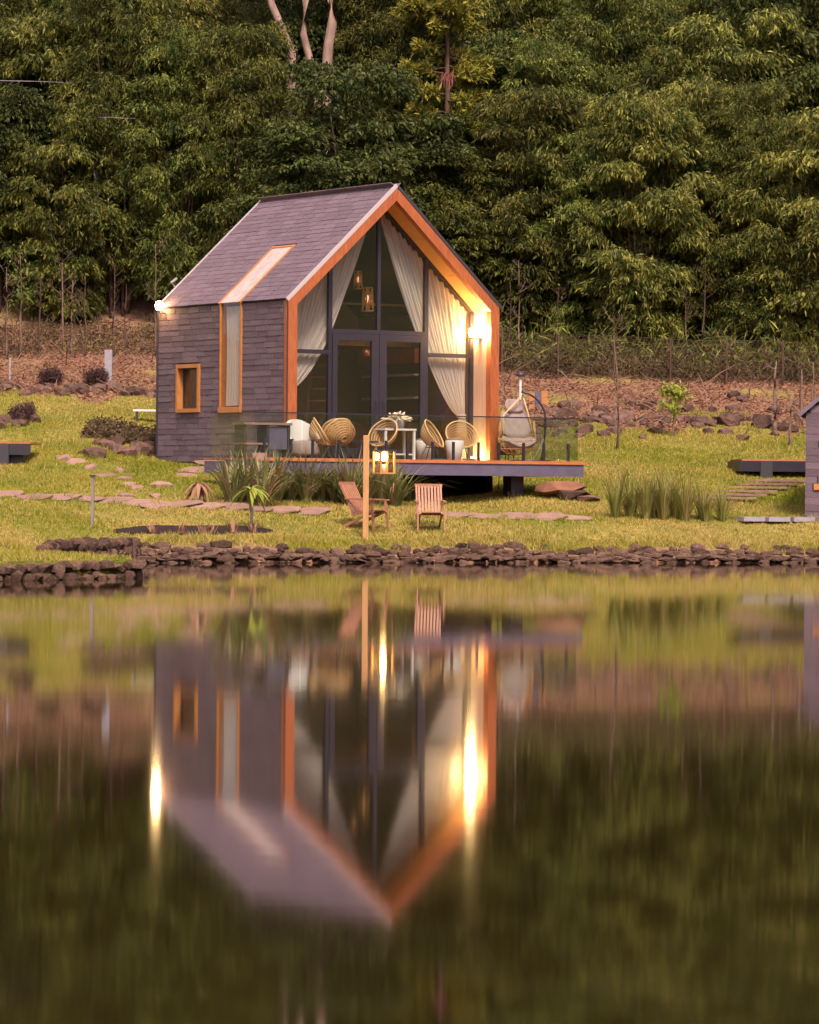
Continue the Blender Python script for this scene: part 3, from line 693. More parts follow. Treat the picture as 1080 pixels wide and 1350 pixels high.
def pillow(name, c, size, rx, parent, rnd=.42):
    nu, nv = 14, 12; vs = []; fs = []
    M = Matrix.Translation(c) @ Matrix.Rotation(rx,4,'X')
    for s in (1,-1):
        for j in range(nv+1):
            for i in range(nu+1):
                x = i/nu*2-1; y = j/nv*2-1; e = max(0,(1-x**4)*(1-y**4))**.5
                tuft = 1-.35*sum(math.exp(-((x-tx)**2+(y-ty)**2)/.03) for tx in (-.4,.4) for ty in (-.45,.0,.45))
                vs.append(M @ Vector((x*size[0]/2*math.sqrt(1-rnd*y*y), y*size[1]/2*math.sqrt(1-rnd*x*x), s*size[2]/2*e*tuft+.10*x*x)))
    n1 = (nu+1)*(nv+1)
    for s in (0,1):
        for j in range(nv):
            for i in range(nu):
                k = s*n1+j*(nu+1)+i; q = (k,k+1,k+nu+2,k+nu+1); fs.append(q if s == 0 else q[::-1])
    return MB().add(vs, fs).build(name, fabric, parent, True)
pillow('seat_cushion', (cx_,-.06,.42), (.84,.78,.26), R(10), o2)
pillow('back_cushion', (cx_,.20,.86), (.74,.80,.22), R(66), o2)
pillow('head_cushion', (cx_,.27,1.30), (.48,.36,.16), R(74), o2)
# small stool stack at the deck end
o = empty('stacked_stools', cab(6.25,.35,-.3), TH, 'two small brown stools stacked behind the end of the glass railing', 'stool')
for k, z in enumerate((.45,.85)):
    MB().lathe([(.001,z),(.17,z),(.21,z+.05),(.21,z+.14),(.17,z+.2),(.001,z+.2)], 18).build('seat', rust_rock, o, True)
for k in range(4):
    a = k*1.57+.78; MB().tube([(.14*math.cos(a),.14*math.sin(a),.95),(.2*math.cos(a),.2*math.sin(a),-.4)], .012, 6).build('leg', black, o)

# ------------------------------------------------------------------ lawn chairs
def lawn_chair(px, py, rz, label):
    p = on_ground(px, py); o = empty('garden_chair', p, rz, label, 'chair', 'slatted folding chairs on the lawn by the pond')
    w = .56
    s0, s1 = Vector((0,-.30,.40)), Vector((0,.22,.34))          # seat front/back
    for k in range(7):
        c = s0.lerp(s1, (k+.5)/7); MB().box(-w/2+.03,w/2-.03,c.y-.03,c.y+.03,c.z-.011,c.z+.011).build('seat_slat', chair_wood, o)
    b0, b1 = Vector((0,.20,.34)), Vector((0,.52,.93))
    for sx in (-1,1):
        MB().beam((sx*(w/2-.02),.16,.27),(sx*(w/2-.02),.535,.955),.035,.045).build('back_stile', chair_wood, o)
        MB().beam((sx*(w/2),-.33,.0),(sx*(w/2),-.26,.60),.03,.055).build('leg', chair_wood, o)
        MB().beam((sx*(w/2-.055),-.30,.385),(sx*(w/2-.055),.56,.0),.03,.055).build('leg', chair_wood, o)
        MB().beam((sx*(w/2+.01),-.34,.615),(sx*(w/2+.01),.38,.635),.065,.028).build('armrest', chair_wood, o)
        MB().beam((sx*(w/2-.02),-.31,.37),(sx*(w/2-.02),.24,.31),.03,.05).build('seat_rail', chair_wood, o)
    for k in range(7):
        x = -w/2+.075+k*(w-.15)/6; MB().beam((x,.205,.38),(x,.515,.93),.045,.014, (0,-.8,.5)).build('back_slat', chair_wood, o)
    MB().beam((-w/2-.01,.535,.955),(w/2+.01,.535,.955),.035,.075).build('top_rail', chair_wood, o)
    MB().beam((-w/2,.19,.35),(w/2,.19,.35),.03,.05).build('lower_rail', chair_wood, o)
    MB().beam((-w/2+.02,.42,.07),(w/2-.02,.42,.07),.03,.045).build('stretcher', chair_wood, o)
lawn_chair(567, 700, R(4), 'slatted wooden chair right of the lantern post, facing the pond')
lawn_chair(485, 698, R(58), 'slatted wooden chair behind the lantern post, turned to the right')

# lantern post
p = on_ground(482, 712); o = empty('lantern_post', p, 0, 'square pale wooden post on the bank carrying a lantern arm', 'post')
MB().box(-.06,.06,-.06,.06,-.35,2.17).build('post', post_wood, o, bevel=.008)
MB().tube([(.05,0,2.0),(.37,0,2.0),(.37,0,1.97)], .012, 6).build('arm', black, o)
o = empty('lantern', p+Vector((.37,0,1.40)), .5, 'glowing wood-framed glass lantern hanging from the pond-side post', 'lantern')
hw_, hh = .16, .44
for sx in (-1,1):
    for sy in (-1,1): MB().box(sx*hw_-.018,sx*hw_+.018,sy*hw_-.018,sy*hw_+.018,0,hh).build('corner_bar', post_wood, o)
MB().box(-hw_-.02,hw_+.02,-hw_-.02,hw_+.02,-.03,0).build('base', post_wood, o)
MB().box(-hw_-.025,hw_+.025,-hw_-.025,hw_+.025,hh,hh+.03).build('top', dark_trim, o)
for sx, sy in ((0,-1),(0,1),(-1,0),(1,0)):
    MB().box(-hw_+.02 if sx == 0 else sx*hw_-.003, hw_-.02 if sx == 0 else sx*hw_+.003, -hw_+.02 if sy == 0 else sy*hw_-.003, hw_-.02 if sy == 0 else sy*hw_+.003, .005, hh-.005).build('pane', lamp_glass, o)
MB().lathe([(.001,.24),(.05,.26),(.075,.33),(.05,.40),(.001,.42)], 14).build('bulb', lantern_e, o, True)
MB().lathe([(.001,0),(.045,0),(.045,.17),(.001,.17)], 12).build('candle', white_paint, o, True)
MB().tube([(0,0,hh+.03),(0,0,hh+.11)], .01, 6).build('hook', black, o)

# ------------------------------------------------------------------ stones
def rock_mesh(seed, sx=1, sy=1, sz=1, n=22, flat=1.0):
    rg = np.random.default_rng(seed); bm = bmesh.new()
    for k in range(n):
        v = rg.normal(size=3); v /= np.linalg.norm(v); v *= rg.uniform(.86, 1.08); v = np.sign(v)*np.abs(v)**.8
        bm.verts.new((v[0]*sx*.5, v[1]*sy*.5, v[2]*sz*.5))
    r_ = bmesh.ops.convex_hull(bm, input=bm.verts[:]); bmesh.ops.delete(bm, geom=[v for v in bm.verts if not v.link_faces], context='VERTS')
    me = bpy.data.meshes.new('stone'); bm.to_mesh(me); bm.free(); return me
def meshes(mt, cnt, seed, **k):
    out = []
    for i in range(cnt): me = rock_mesh(seed+i, **k); me.materials.append(mt); out.append(me)
    return out
ST = meshes(stone_m, 10, 100); RK = meshes(rock_m, 10, 200, n=26); SLB = meshes(slab_m, 6, 300, n=26)
def put(name, me, loc, sc, rz=0, tilt=0, parent=None):
    o = bpy.data.objects.new(name, me); COL.objects.link(o); o.location = loc; o.scale = sc
    o.rotation_euler = (random.uniform(-tilt,tilt), random.uniform(-tilt,tilt), rz)
    if parent is not None: o.parent = parent
    return o
def stone_wall(path, h, label, courses=3, sz=.27):
    o = empty('stone_wall', (path[0][0], path[0][1], 0), 0, label, 'wall'); base = Vector(path[0])
    for c in range(courses):
        zc = -.04+(c+.5)*(h+.06)/courses
        for (a, b) in zip(path[:-1], path[1:]):
            a = Vector(a); b = Vector(b); L_ = (b-a).length; d = (b-a)/L_; n = Vector((d.y,-d.x)); s = random.uniform(0,.1)
            while s < L_:
                w = random.uniform(.12,.28) if random.random() < .85 else random.uniform(.28,.42)
                hh_ = (h+.06)/courses*random.uniform(.95,1.4)
                p = a+d*(s+w/2)+n*(.04+.05*(courses-1-c)+random.uniform(-.03,.05))-base
                ang = math.atan2(d.y, d.x)+random.uniform(-.25,.25)
                put('stone', random.choice(ST), (p.x, p.y, zc+random.uniform(-.035,.035)), (w*1.1, random.uniform(.22,.34), hh_*random.uniform(.85,1.25)), ang, .25, o)
                s += w
    return o
def rubble_bank(x0, x1, label):
    """low rubble edging: stones bedded in the sloping bank, row behind row"""
    o = empty('stone_edging', (0, 79, 0), 0, label, 'wall')
    for t0 in (-.10, .06, .34, .72, 1.2, 1.8):
        x = x0+random.uniform(0,.1)
        while x < x1:
            big = random.random() < .16; w = random.uniform(.30,.46) if big else random.uniform(.13,.30); xc = x+w/2
            t = t0+random.uniform(-.12,.12); y = float(yshore(xc))+t; hh_ = (.075+.06*max(t, 0))*random.uniform(.8,1.25)*(1.25 if big else 1)
            if t0 < 1.5 or random.random() < .6:
                put('stone', random.choice(ST), (xc, y-79, max(gz(xc, y), .0)+hh_*random.uniform(.05,.3)), (w*1.25, random.uniform(.2,.34), hh_), random.uniform(-.3,.7), .25, o)
            x += w*random.uniform(.9,1.15)
rubble_bank(-5.4, 11.6, 'long rubble stone edging of the far pond bank below the lawn')
stone_wall([(-6.55,69.3),(-6.1,71.6),(-5.75,74.0),(-5.35,76.6)], .46, 'dry-stone edging of the bank behind the grassy spit', 3)
stone_wall([(-8.6,57.0),(-4.5,63.2),(-4.5,64.5)], .24, 'near dry-stone edging of the low grassy spit at left', 2)
# loose stones at the foot of the wall
for k in range(46):
    x = random.uniform(-5.2, 10.5); y = float(yshore(x))-.18-abs(random.gauss(0,.10))
    s = random.uniform(.10,.24)
    tag(put('loose_stone', random.choice(ST), (x, y, -.01), (s*1.5, s, s*.7), random.uniform(0,3), .2), 'small dark stone lying at the waterline below the far bank edging', 'stone', 'loose stones along the waterline')
BARE = []          # spots where no grass grows
def slab(parent, px, py, wx, wy, rz=0, th=.10, me=None, lift=.03):
    p = on_ground(px, py); o = put('slab', me or random.choice(SLB), p-parent.location+Vector((0,0,lift-th*.3)), (wx, wy, th), rz, .03, parent)
    sl_ = math.atan2(gz(p.x, p.y+.5)-gz(p.x, p.y-.5), 1.0); o.rotation_euler = (sl_+.05, random.uniform(-.03,.03), rz); BARE.append((p.x, p.y, max(wx, wy)*.5)); return o
path = empty('path', (0,84,0), 0, 'path of pinkish flagstones crossing the lawn in front of the cabin', kind='structure')
for k, (px, py) in enumerate([(8,653),(45,657),(80,657),(115,659),(150,661),(185,664),(205,667),(240,666),(272,669),(304,670),(338,672),(372,674),(410,676),(600,681),(640,682),(680,682),(722,683),(760,684)]):
    slab(path, px, py, random.uniform(.78,.98), random.uniform(.8,1.1), random.uniform(-.5,.0), .06, lift=.05)
steps = empty('stone_steps', on_ground(200, 640), 0, 'irregular flagstone steps climbing the lawn left of the cabin', 'steps')
for px, py, wx, wy, th in [(138,628,.75,.5,.12),(165,633,.5,.4,.12),(170,640,.45,.4,.10),(180,645,.4,.4,.10),(215,640,.75,.5,.16),(168,655,.6,.4,.12),(205,656,.35,.4,.1),(100,610,.7,.5,.22),(120,618,.4,.4,.2),(160,622,.4,.4,.16),(85,606,.5,.4,.3)]:
    slab(steps, px, py, wx*.85, wy*.85, random.uniform(-.4,.4), th*1.4, lift=.06)
threshold = empty('threshold_stones', on_ground(262, 618), 0, 'low pile of flat pink slabs at the foot of the side wall', 'steps')
for px, py, wx, z in [(262,622,1.0,.08),(285,618,1.3,.16),(300,612,1.3,.30),(246,628,.7,.02)]:
    slab(threshold, px, py, wx, .8, random.uniform(-.15,.15), .14, lift=z)
for px, py, wx, th, lab in [(740,656,1.25,.34,'large flat rusty boulder under the right end of the deck'),(756,658,.9,.30,'smaller dark boulder beside the rusty slab at the deck end'),(775,660,.6,.16,'small low stone at the right of the rusty boulders')]:
    p = on_ground(px, py); me = rock_mesh(900+px, n=30); me.materials.append(rust_rock if px == 740 else rock_m)
    tag(put('boulder', me, p+Vector((0,0,th*.3 if px != 740 else .22)), (wx, .9, th), random.uniform(-.1,.1), .03), lab, 'boulder')
# garden rocks, left terrace and right mound
def rock_row(spots, label, group, smin, smax):
    for px, py in spots:
        p = on_ground(px, py); s = random.uniform(smin, smax)
        tag(put('rock', random.choice(RK), p+Vector((0,0,s*.15)), (s*1.35, s, s*.8), random.uniform(0,3), .25), label, 'rock', group)
rock_row([(x+random.uniform(-4,4), 517+random.uniform(-5,6)+(x-100)*.02) for x in range(4,212,7)], 'dark rock in the loose row edging the upper left terrace', 'rocks edging the left terrace', .24, .5)
rock_row([(x+random.uniform(-4,4), 562+random.uniform(-8,7)) for x in range(0,48,8)], 'dark rock on the bank above the low platform at left', 'rocks above the left platform', .28, .5)
rock_row([(x+random.uniform(-6,6), 590+random.uniform(-5,14)) for x in range(115,205,8)], 'brown rock on the little bank left of the side wall', 'rocks beside the side wall', .25, .5)
rock_row([(random.uniform(690,1055), random.gauss(560,11)) for _ in range(78)], 'purple-brown rock in the rubble band above the right lawn', 'rocks above the right lawn', .16, .42)
rock_row([(random.uniform(670,1055), random.gauss(538,9)) for _ in range(20)], 'brown rock scattered in the leaf litter up the right slope', 'rocks in the right leaf litter', .2, .5)
for sp1, wh in (((1005,562),'rightmost'),((960,560),'second from right'),((820,555),'behind the bare lawn sapling'),((745,552),'nearest the deck end')):
    rock_row([sp1], 'larger rounded boulder in the rubble above the right lawn, '+wh, 'larger boulders above the right lawn', .5, .7)

# ------------------------------------------------------------------ small built things
def shingled_cabin():
    p = on_ground(1061, 684); p = p+Vector((0,0,-.05))
    o = empty('small_cabin', p, -.16, 'corner of a second shingled cabin at the right edge of the picture', 'cabin')
    w, hw2, hr2, ln = 4.6, 2.42, 4.4, 5
    core = MB().prism([(.02,-.5),(w,-.5),(w,hw2),(w/2,hr2),(.02,hw2)], 0, ln, Matrix.Translation((0,ln,0)) @ Matrix.Rotation(math.pi/2,4,'X')).build('wall', under_m, o)
    M = Matrix(((1,0,0,0),(0,0,-1,-.006),(0,1,0,-.1),(0,0,0,1)))
    sl2 = (hr2-hw2)/(w/2)
    shingle_field(core, shingle_m, M, w, hr2-.05, .158, [(.18,.62,.78,.98)], (.35,.75), lambda z: (0, w) if z-.1 < hw2 else ((z-.1-hw2)/sl2, w-(z-.1-hw2)/sl2))
    MB().box(.2,.6,-.06,.05,.70,.84).build('window_ledge', window_wood, o)
    pa = math.atan2(hr2-hw2, w/2); sl_ = math.hypot(hr2-hw2, w/2)+.15
    MB().box(-.12,sl_-.15,-.12,ln+.1,.0,.09, Matrix.Translation((-.02,0,hw2)) @ Matrix.Rotation(-pa,4,'Y')).build('roof', roof_m, o)
    MB().box(-sl_+.15,.12,-.12,ln+.1,.0,.088, Matrix.Translation((w+.02,0,hw2)) @ Matrix.Rotation(pa,4,'Y')).build('roof', roof_m, o)
shingled_cabin()
def low_deck(px, py, w, d, h, label, rz=0):
    p = on_ground(px, py); o = empty('low_platform', p, rz, label, 'platform')
    n = 6
    for k in range(n): MB().box(0,w,k*d/n+.005,(k+1)*d/n-.005,h-.05,h).build('board', deck_wood, o)
    MB().box(0,w,-.06,-.003,h-.30,h-.04).build('edge_beam', black, o)
    MB().box(-.06,-.003,-.06,d,h-.30,h-.045).build('edge_beam', black, o)
    MB().box(.45,.75,-.10,.2,-.3,h-.05).build('pier', dark_trim, o)
    MB().box(w-.5,w-.2,.2,.5,-.3,h-.05).build('pier', dark_trim, o)
low_deck(978, 628, 2.6, 1.6, .42, 'low dark platform with orange boards beside the second cabin', .1)
p = on_ground(20, 612); low_deck(-30, 612, 1.25, 1.6, .52, 'low black platform at the left edge of the picture', -.06)
ts_ = empty('timber_steps', on_ground(1000, 655), 0, 'timber plank steps set in the slope by the second cabin', 'steps')
for k in range(6):
    p = on_ground(955+k*14, 660-k*4.6) - ts_.location; m = MB(); a = .42
    o = MB().box(-.75,.75,-.12,.12,-.025,.025).build('plank', slab_m, ts_); o.location = p+Vector((0,0,.06)); o.rotation_euler = (0, 0, -.02+random.uniform(-.03,.03))
pw_ = empty('concrete_path', (0,86,0), 0, 'pale concrete slabs laid in the grass before the second cabin', kind='structure')
for k in range(4):
    p = on_ground(985+k*33, 686.5) - pw_.location; o = MB().box(-.27,.27,-.35,.35,-.05,.05).build('slab', concrete, pw_); o.location = p+Vector((0,0,.03)); o.rotation_euler = (0,0,.42)
# posts
def small_post(name, px, py, h, w, mt, label, cap=None):
    p = on_ground(px, py); o = empty(name, p, random.uniform(-.3,.3), label, 'post')
    MB().box(-w/2,w/2,-w/2,w/2,-.2,h).build('post', mt, o)
    if cap: MB().box(-cap/2,cap/2,-cap/2,cap/2,h,h+.035).build('cap', dark_trim, o)
small_post('bollard', 122, 692, .98, .06, grey_wood, 'slim grey post standing alone on the left lawn', .10)
small_post('fence_post', 143, 503, .86, .20, concrete, 'pale concrete stub on the litter slope left of the cabin')
small_post('marker_post', 13, 508, .75, .05, concrete, 'short pale post at the left picture edge on the terrace', .06)
o = empty('garden_light', on_ground(686, 545), 0, 'small mushroom garden light on a pale stem right of the cabin', 'lamp')
MB().tube([(0,0,-.2),(0,0,1.0)], .035, 8).build('stem', white_paint, o); MB().lathe([(.001,1.14),(.09,1.10),(.13,1.0),(.11,.99),(.001,1.0)], 16).build('cap', dark_trim, o, True)
o = empty('bench', on_ground(196, 556), .1, 'low white bench at the back of the side wall', 'bench')
MB().box(-.4,.4,-.16,.16,.26,.31).build('seat', white_paint, o)
for s in (-.3,.3): MB().box(s-.03,s+.03,-.14,.14,-.05,.26).build('leg', dark_trim, o)
o = empty('plant_sign', on_ground(342, 668)+Vector((0,0,0)), 0, 'little blank wooden plate on a stake in the strap-leaf bed', 'sign')
MB().box(-.012,.012,-.012,.012,-.1,1.18).build('stake', grey_wood, o); MB().box(-.16,.16,-.03,-.012,1.02,1.16).build('plate', slab_m, o)
o = empty('leaning_boards', on_ground(708, 540), .2, 'orange and blue boards leaning together in the litter right of the cabin', 'boards'); o.scale = (.72,.72,.72)
MB().box(-.32,-.1,-.03,.03,-.1,.62).build('board', window_wood, o); MB().box(-.08,.14,-.04,.02,-.1,.66).build('board', beam_m, o); MB().box(.16,.40,-.03,.03,-.1,.70).build('board', window_wood, o)

# ------------------------------------------------------------------ vegetation
def leaf_arrays(base, d, Ln, wd, droop=.25, seed=0):
    rg = np.random.default_rng(seed); n = len(base)
    d = d/np.linalg.norm(d, axis=1, keepdims=True)
    rnd = rg.normal(size=(n,3)); s = np.cross(d, rnd); s /= np.linalg.norm(s, axis=1, keepdims=True)+1e-9
    mid = base+d*(Ln*.45)[:,None]; tip = base+d*Ln[:,None]; tip[:,2] -= droop*Ln; w = (wd*.5)[:,None]*s
    V = np.stack([base, mid+w, tip, mid-w], 1).reshape(-1,3); F = np.arange(4*n).reshape(-1,4)
    return V, F
def crown_mesh(name, seed, h0, h1, rad, nlobe, per, leafL, leafW, mt, droopy=.9, pend=.5, taper=.5, lobe_r=(.45,.8)):
    """crown of many leaf sprays on uneven lobes; leaves hang and spread outward"""
    rg = np.random.default_rng(seed); B = []; D = []
    for k in range(nlobe):
        t = rg.random(); z = h0+(h1-h0)*t
        rr = rad*(math.sin(math.pi*min(1,(.12+.88*(1-t)**.75)))**.6*(1-taper*t)+.12)
        a = rg.random()*2*math.pi; q = rr*math.sqrt(rg.uniform(.15,1)); c = np.array([q*math.cos(a), q*math.sin(a), z])
        lr = rg.uniform(*lobe_r)
        ns = int(per*lr*lr*3)
        u = rg.normal(size=(ns,3)); u /= np.linalg.norm(u,axis=1,keepdims=True); u[:,2] = np.where(u[:,2] < -.35, -u[:,2], u[:,2])
        sp_ = c+u*lr*rg.uniform(.45,1.05,(ns,1))*np.array([1,1,.75])
        out = u*.8+np.array([math.cos(a), math.sin(a), 0])*.5; out[:,2] = out[:,2]*.4-pend
        nl = 9
        j = rg.random((ns,nl,1)); twig = out/np.linalg.norm(out,axis=1,keepdims=True)
        pts = sp_[:,None,:]+twig[:,None,:]*j*.38+rg.normal(0,.05,(ns,nl,3))
        dirs = twig[:,None,:]*.6+rg.normal(0,.55,(ns,nl,3)); dirs[:,:,2] -= droopy*.35
        B.append(pts.reshape(-1,3)); D.append(dirs.reshape(-1,3))
    B = np.concatenate(B); D = np.concatenate(D); n = len(B)
    V, F = leaf_arrays(B, D, rg.uniform(.7,1.3,n)*leafL, rg.uniform(.7,1.3,n)*leafW, .25, seed)
    me = np_mesh(name, V, F); me.materials.append(mt); return me
def stems_mesh(seed, h, n, spread, r, mt, branches=4):
    rg = random.Random(seed); m = MB()
    for k in range(n):
        a = rg.uniform(0,6.28); q = rg.uniform(0,spread*.35); x, y = q*math.cos(a), q*math.sin(a); hh_ = h*rg.uniform(.75,1)
        lx, ly = spread*rg.uniform(.2,.7)*math.cos(a), spread*rg.uniform(.2,.7)*math.sin(a)
        P_ = [(x+lx*t*t+rg.uniform(-.03,.03), y+ly*t*t+rg.uniform(-.03,.03), -.4+(hh_+.4)*t) for t in (0,.15,.35,.55,.78,1)]
        m.tube(P_, [r,r*.9,r*.75,r*.6,r*.4,r*.15], 6)
        for b in range(branches):
            t = rg.uniform(.15,.9); i = min(4, int(t*5)); p = Vector(P_[i]).lerp(Vector(P_[i+1]), t*5-i); aa = rg.uniform(0,6.28); L_ = rg.uniform(.5,1.3)
            m.tube([p, p+Vector((math.cos(aa)*L_*.5, math.sin(aa)*L_*.5, L_*.5)), p+Vector((math.cos(aa)*L_, math.sin(aa)*L_, L_*.8))], [r*.35,r*.22,r*.06], 4)
    me = m.mesh('trunk', True); me.materials.append(mt); return me
PROTO = []
for k in range(7):
    fine = k in (0,2,3,5)
    h = [9.2,8.2,10.0,8.8,7.4,9.6,8.4][k]
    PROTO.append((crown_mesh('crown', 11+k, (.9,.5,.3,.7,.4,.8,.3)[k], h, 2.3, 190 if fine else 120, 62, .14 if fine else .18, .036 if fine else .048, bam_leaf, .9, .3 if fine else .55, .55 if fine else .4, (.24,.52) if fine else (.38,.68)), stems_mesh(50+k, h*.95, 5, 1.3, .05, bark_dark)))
for k in range(3):
    h = [8.6,7.6,9.0][k]
    PROTO.append((crown_mesh('crown', 31+k, 1.2, h, 2.1, 80, 46, .15, .075, broad_leaf, .5, .3, .4), stems_mesh(70+k, h*.9, 2, 1.0, .09, bark_dark)))
def make_tree(kind, x, y, rz, s, label, group, sz=1.0):
    cr, tk = PROTO[kind]; p = (x, y, gz(x, y))
    o = empty('forest_tree', p, rz, label, 'tree', group); o.scale = (s, s, s*sz)
    link('crown', cr, None, o); link('trunk', tk, None, o)
    return o
ROWS = [(117.5,1.75,'in the front row'),(121.0,1.9,'in the second row'),(125.5,2.1,'in the third row'),(131,2.3,'in the fourth row'),(137.5,2.5,'in the fifth row'),(145,2.8,'in the sixth row'),(153,3.2,'in the topmost row'),(162,3.6,'on the crest')]
def zone(px):
    for lim, s in ((110,'at far left'),(250,'left of the cabin, behind the corner lamp'),(420,'behind the left roof slope'),(600,'behind the gable apex'),(740,'just right of the cabin'),(900,'above the right lawn'),(5000,'at far right above the second cabin')):
        if px < lim: return s
for r_, (d, stp, rl) in enumerate(ROWS):
    half = d*540/FPX+2.6; x = -half+random.uniform(0,1)
    while x < half:
        yy = d+random.uniform(-1.1,1.1); kind = random.randrange(7) if random.random() < .78 else 7+random.randrange(3)
        s = random.uniform(.82,1.12)*(1.0 if r_ else .95)
        yy += (.6 if x < -5.5 else -.9) if r_ == 0 else 0
        px = 540+x/d*FPX; short = .70 if (r_ == 0 and (535 < px < 645 or 335 < px < 455)) else 1
        sp_ = 'dark broad-leaved tree ' if kind > 6 else 'olive feathery-leaved tree '
        make_tree(kind, x, yy, random.uniform(0,6.28), s, sp_+rl+', '+zone(px), 'hillside forest trees', random.uniform(.9,1.12)*short)
        x += stp*random.uniform(.75,1.25)
same = {}
for o in [q for q in COL.objects if q.name.startswith('forest_tree')]: same.setdefault(o['label'], []).append(o)
for lb, os_ in same.items():
    if 1 < len(os_) < 7:
        os_.sort(key=lambda q: q.location.x/q.location.y)
        names = {2: ['left-hand','right-hand'], 3: ['left-hand','middle','right-hand']}.get(len(os_), ['leftmost','second','third','fourth','fifth','sixth'][:len(os_)-1]+['rightmost'])
        for q, nm in zip(os_, names): q['label'] = nm+' '+lb
# conifer with star-shaped tufts high behind the ridge
def conifer():
    d = 119.4; p = at(588, 90, d); x, y = p.x, d; z0 = gz(x, y); top = at(588, -60, d).z-z0
    o = empty('conifer', (x, y, z0), 0, 'light yellow-green conifer with tufted branches above the gable', 'tree')
    MB().tube([(0,0,-.3),(.05,0,top*.5),(0,0,top+2)], [.12,.09,.04], 8).build('trunk', bark_dark, o, True)
    rg = np.random.default_rng(5); B = []; D = []; mb = MB()
    for k in range(60):
        t = rg.random(); z = top*.48+top*.62*t; a = rg.random()*6.28; L_ = (1.25*(1-abs(t-.35))+.3)*rg.uniform(.7,1.1)
        dr = np.array([math.cos(a), math.sin(a), rg.uniform(-.25,.2)]); mb.tube([(0,0,z), tuple(np.array([0,0,z])+dr*L_*.6), tuple(np.array([0,0,z])+dr*L_+np.array([0,0,.1]))], [.03,.02,.008], 4)
        for q in range(int(14*L_)):
            f = rg.uniform(.3,1); c = np.array([0,0,z])+dr*L_*f+rg.normal(0,.06,3)
            dd = dr[None]*.6+rg.normal(0,.7,(22,3)); dd[:,2] += .15
            B.append(np.repeat(c[None],22,0)+rg.normal(0,.05,(22,3))); D.append(dd)
    mb.build('branch', bark_dark, o)
    B = np.concatenate(B); D = np.concatenate(D); n = len(B); V, F = leaf_arrays(B, D, rg.uniform(.16,.30,n), rg.uniform(.05,.08,n), .0, 3)
    link('crown', np_mesh('crown', V, F), pine_leaf, o)
    q = at(590, 112, d-1.2); B = np.repeat(np.array([[q.x-x, q.y-y, q.z-z0+.35]]),70,0)+rg.normal(0,.07,(70,3)); D = rg.normal(0,.3,(70,3)); D[:,2] -= .9
    V, F = leaf_arrays(B, D, rg.uniform(.25,.5,70), rg.uniform(.03,.06,70), .1, 4); link('dead_frond', np_mesh('dead_frond', V, F), red_leaf, o)
conifer()
# pale bare trunks top left of centre
def pale_tree(pxs, d, r, label, seed):
    pts = [at(px, py, d) for px, py in pxs]; b = Vector((pts[0].x, d, gz(pts[0].x, d))); rg = random.Random(seed)
    o = empty('pale_tree', b, 0, label, 'tree')
    n = len(pts); loc = [Vector((0,0,-.3))]+[q-b for q in pts]; loc.append(loc[-1]+Vector((loc[-1]-loc[-2])*1.0))
    MB().tube(loc, [r*1.15]+[r*(1-.4*i/n) for i in range(n)]+[r*.3], 8).build('trunk', bark_pale, o, True)
    top = loc[-1]
    me = crown_mesh('crown', seed, 0, 2.5, 1.2, 16, 40, .24, .07, bam_leaf); c = link('crown', me, None, o); c.location = top
    return o
pale_tree([(418,110),(410,85),(400,45),(403,0),(408,-40)], 119.2, .13, 'thin pale crooked trunk between two others at the top, left of the gable', 401)
pale_tree([(431,98),(433,60),(438,30),(434,-5),(430,-40)], 119.5, .17, 'thick pale trunk at the top, right of the thin crooked one', 402)
pale_tree([(384,70),(372,38),(358,5),(350,-30)], 119.0, .14, 'pale trunk leaning left at the top edge, left of the crooked one', 403)
# broken pale branches in the right forest
def branch(pxs, d, r, label):
    pts = [at(px, py, d) for px, py in pxs]; o = empty('bare_branch', pts[0], 0, label, 'branch')
    MB().tube([q-pts[0] for q in pts], [r*(1-.5*i/len(pts)) for i in range(len(pts))], 6).build('limb', bark_pale, o, True)
    a, b = pts[len(pts)//2]-pts[0], Vector((random.uniform(-.2,.3),-.2,random.uniform(.3,.6))); MB().tube([a, a+b*.5, a+b], [r*.4,r*.25,r*.08], 5).build('twig', bark_pale, o, True)
branch([(928,103),(950,100),(980,85),(1000,72),(1016,66)], 122, .05, 'pale fallen bough among the leaves at upper right')
branch([(985,30),(1000,29),(1016,26)], 124, .045, 'short pale bough near the top right corner')
branch([(800,160),(820,148),(842,115)], 122, .055, 'pale broken bough slanting up in the right forest')
branch([(916,95),(920,70),(918,45)], 124, .07, 'upright pale stump of a trunk in the upper right forest')

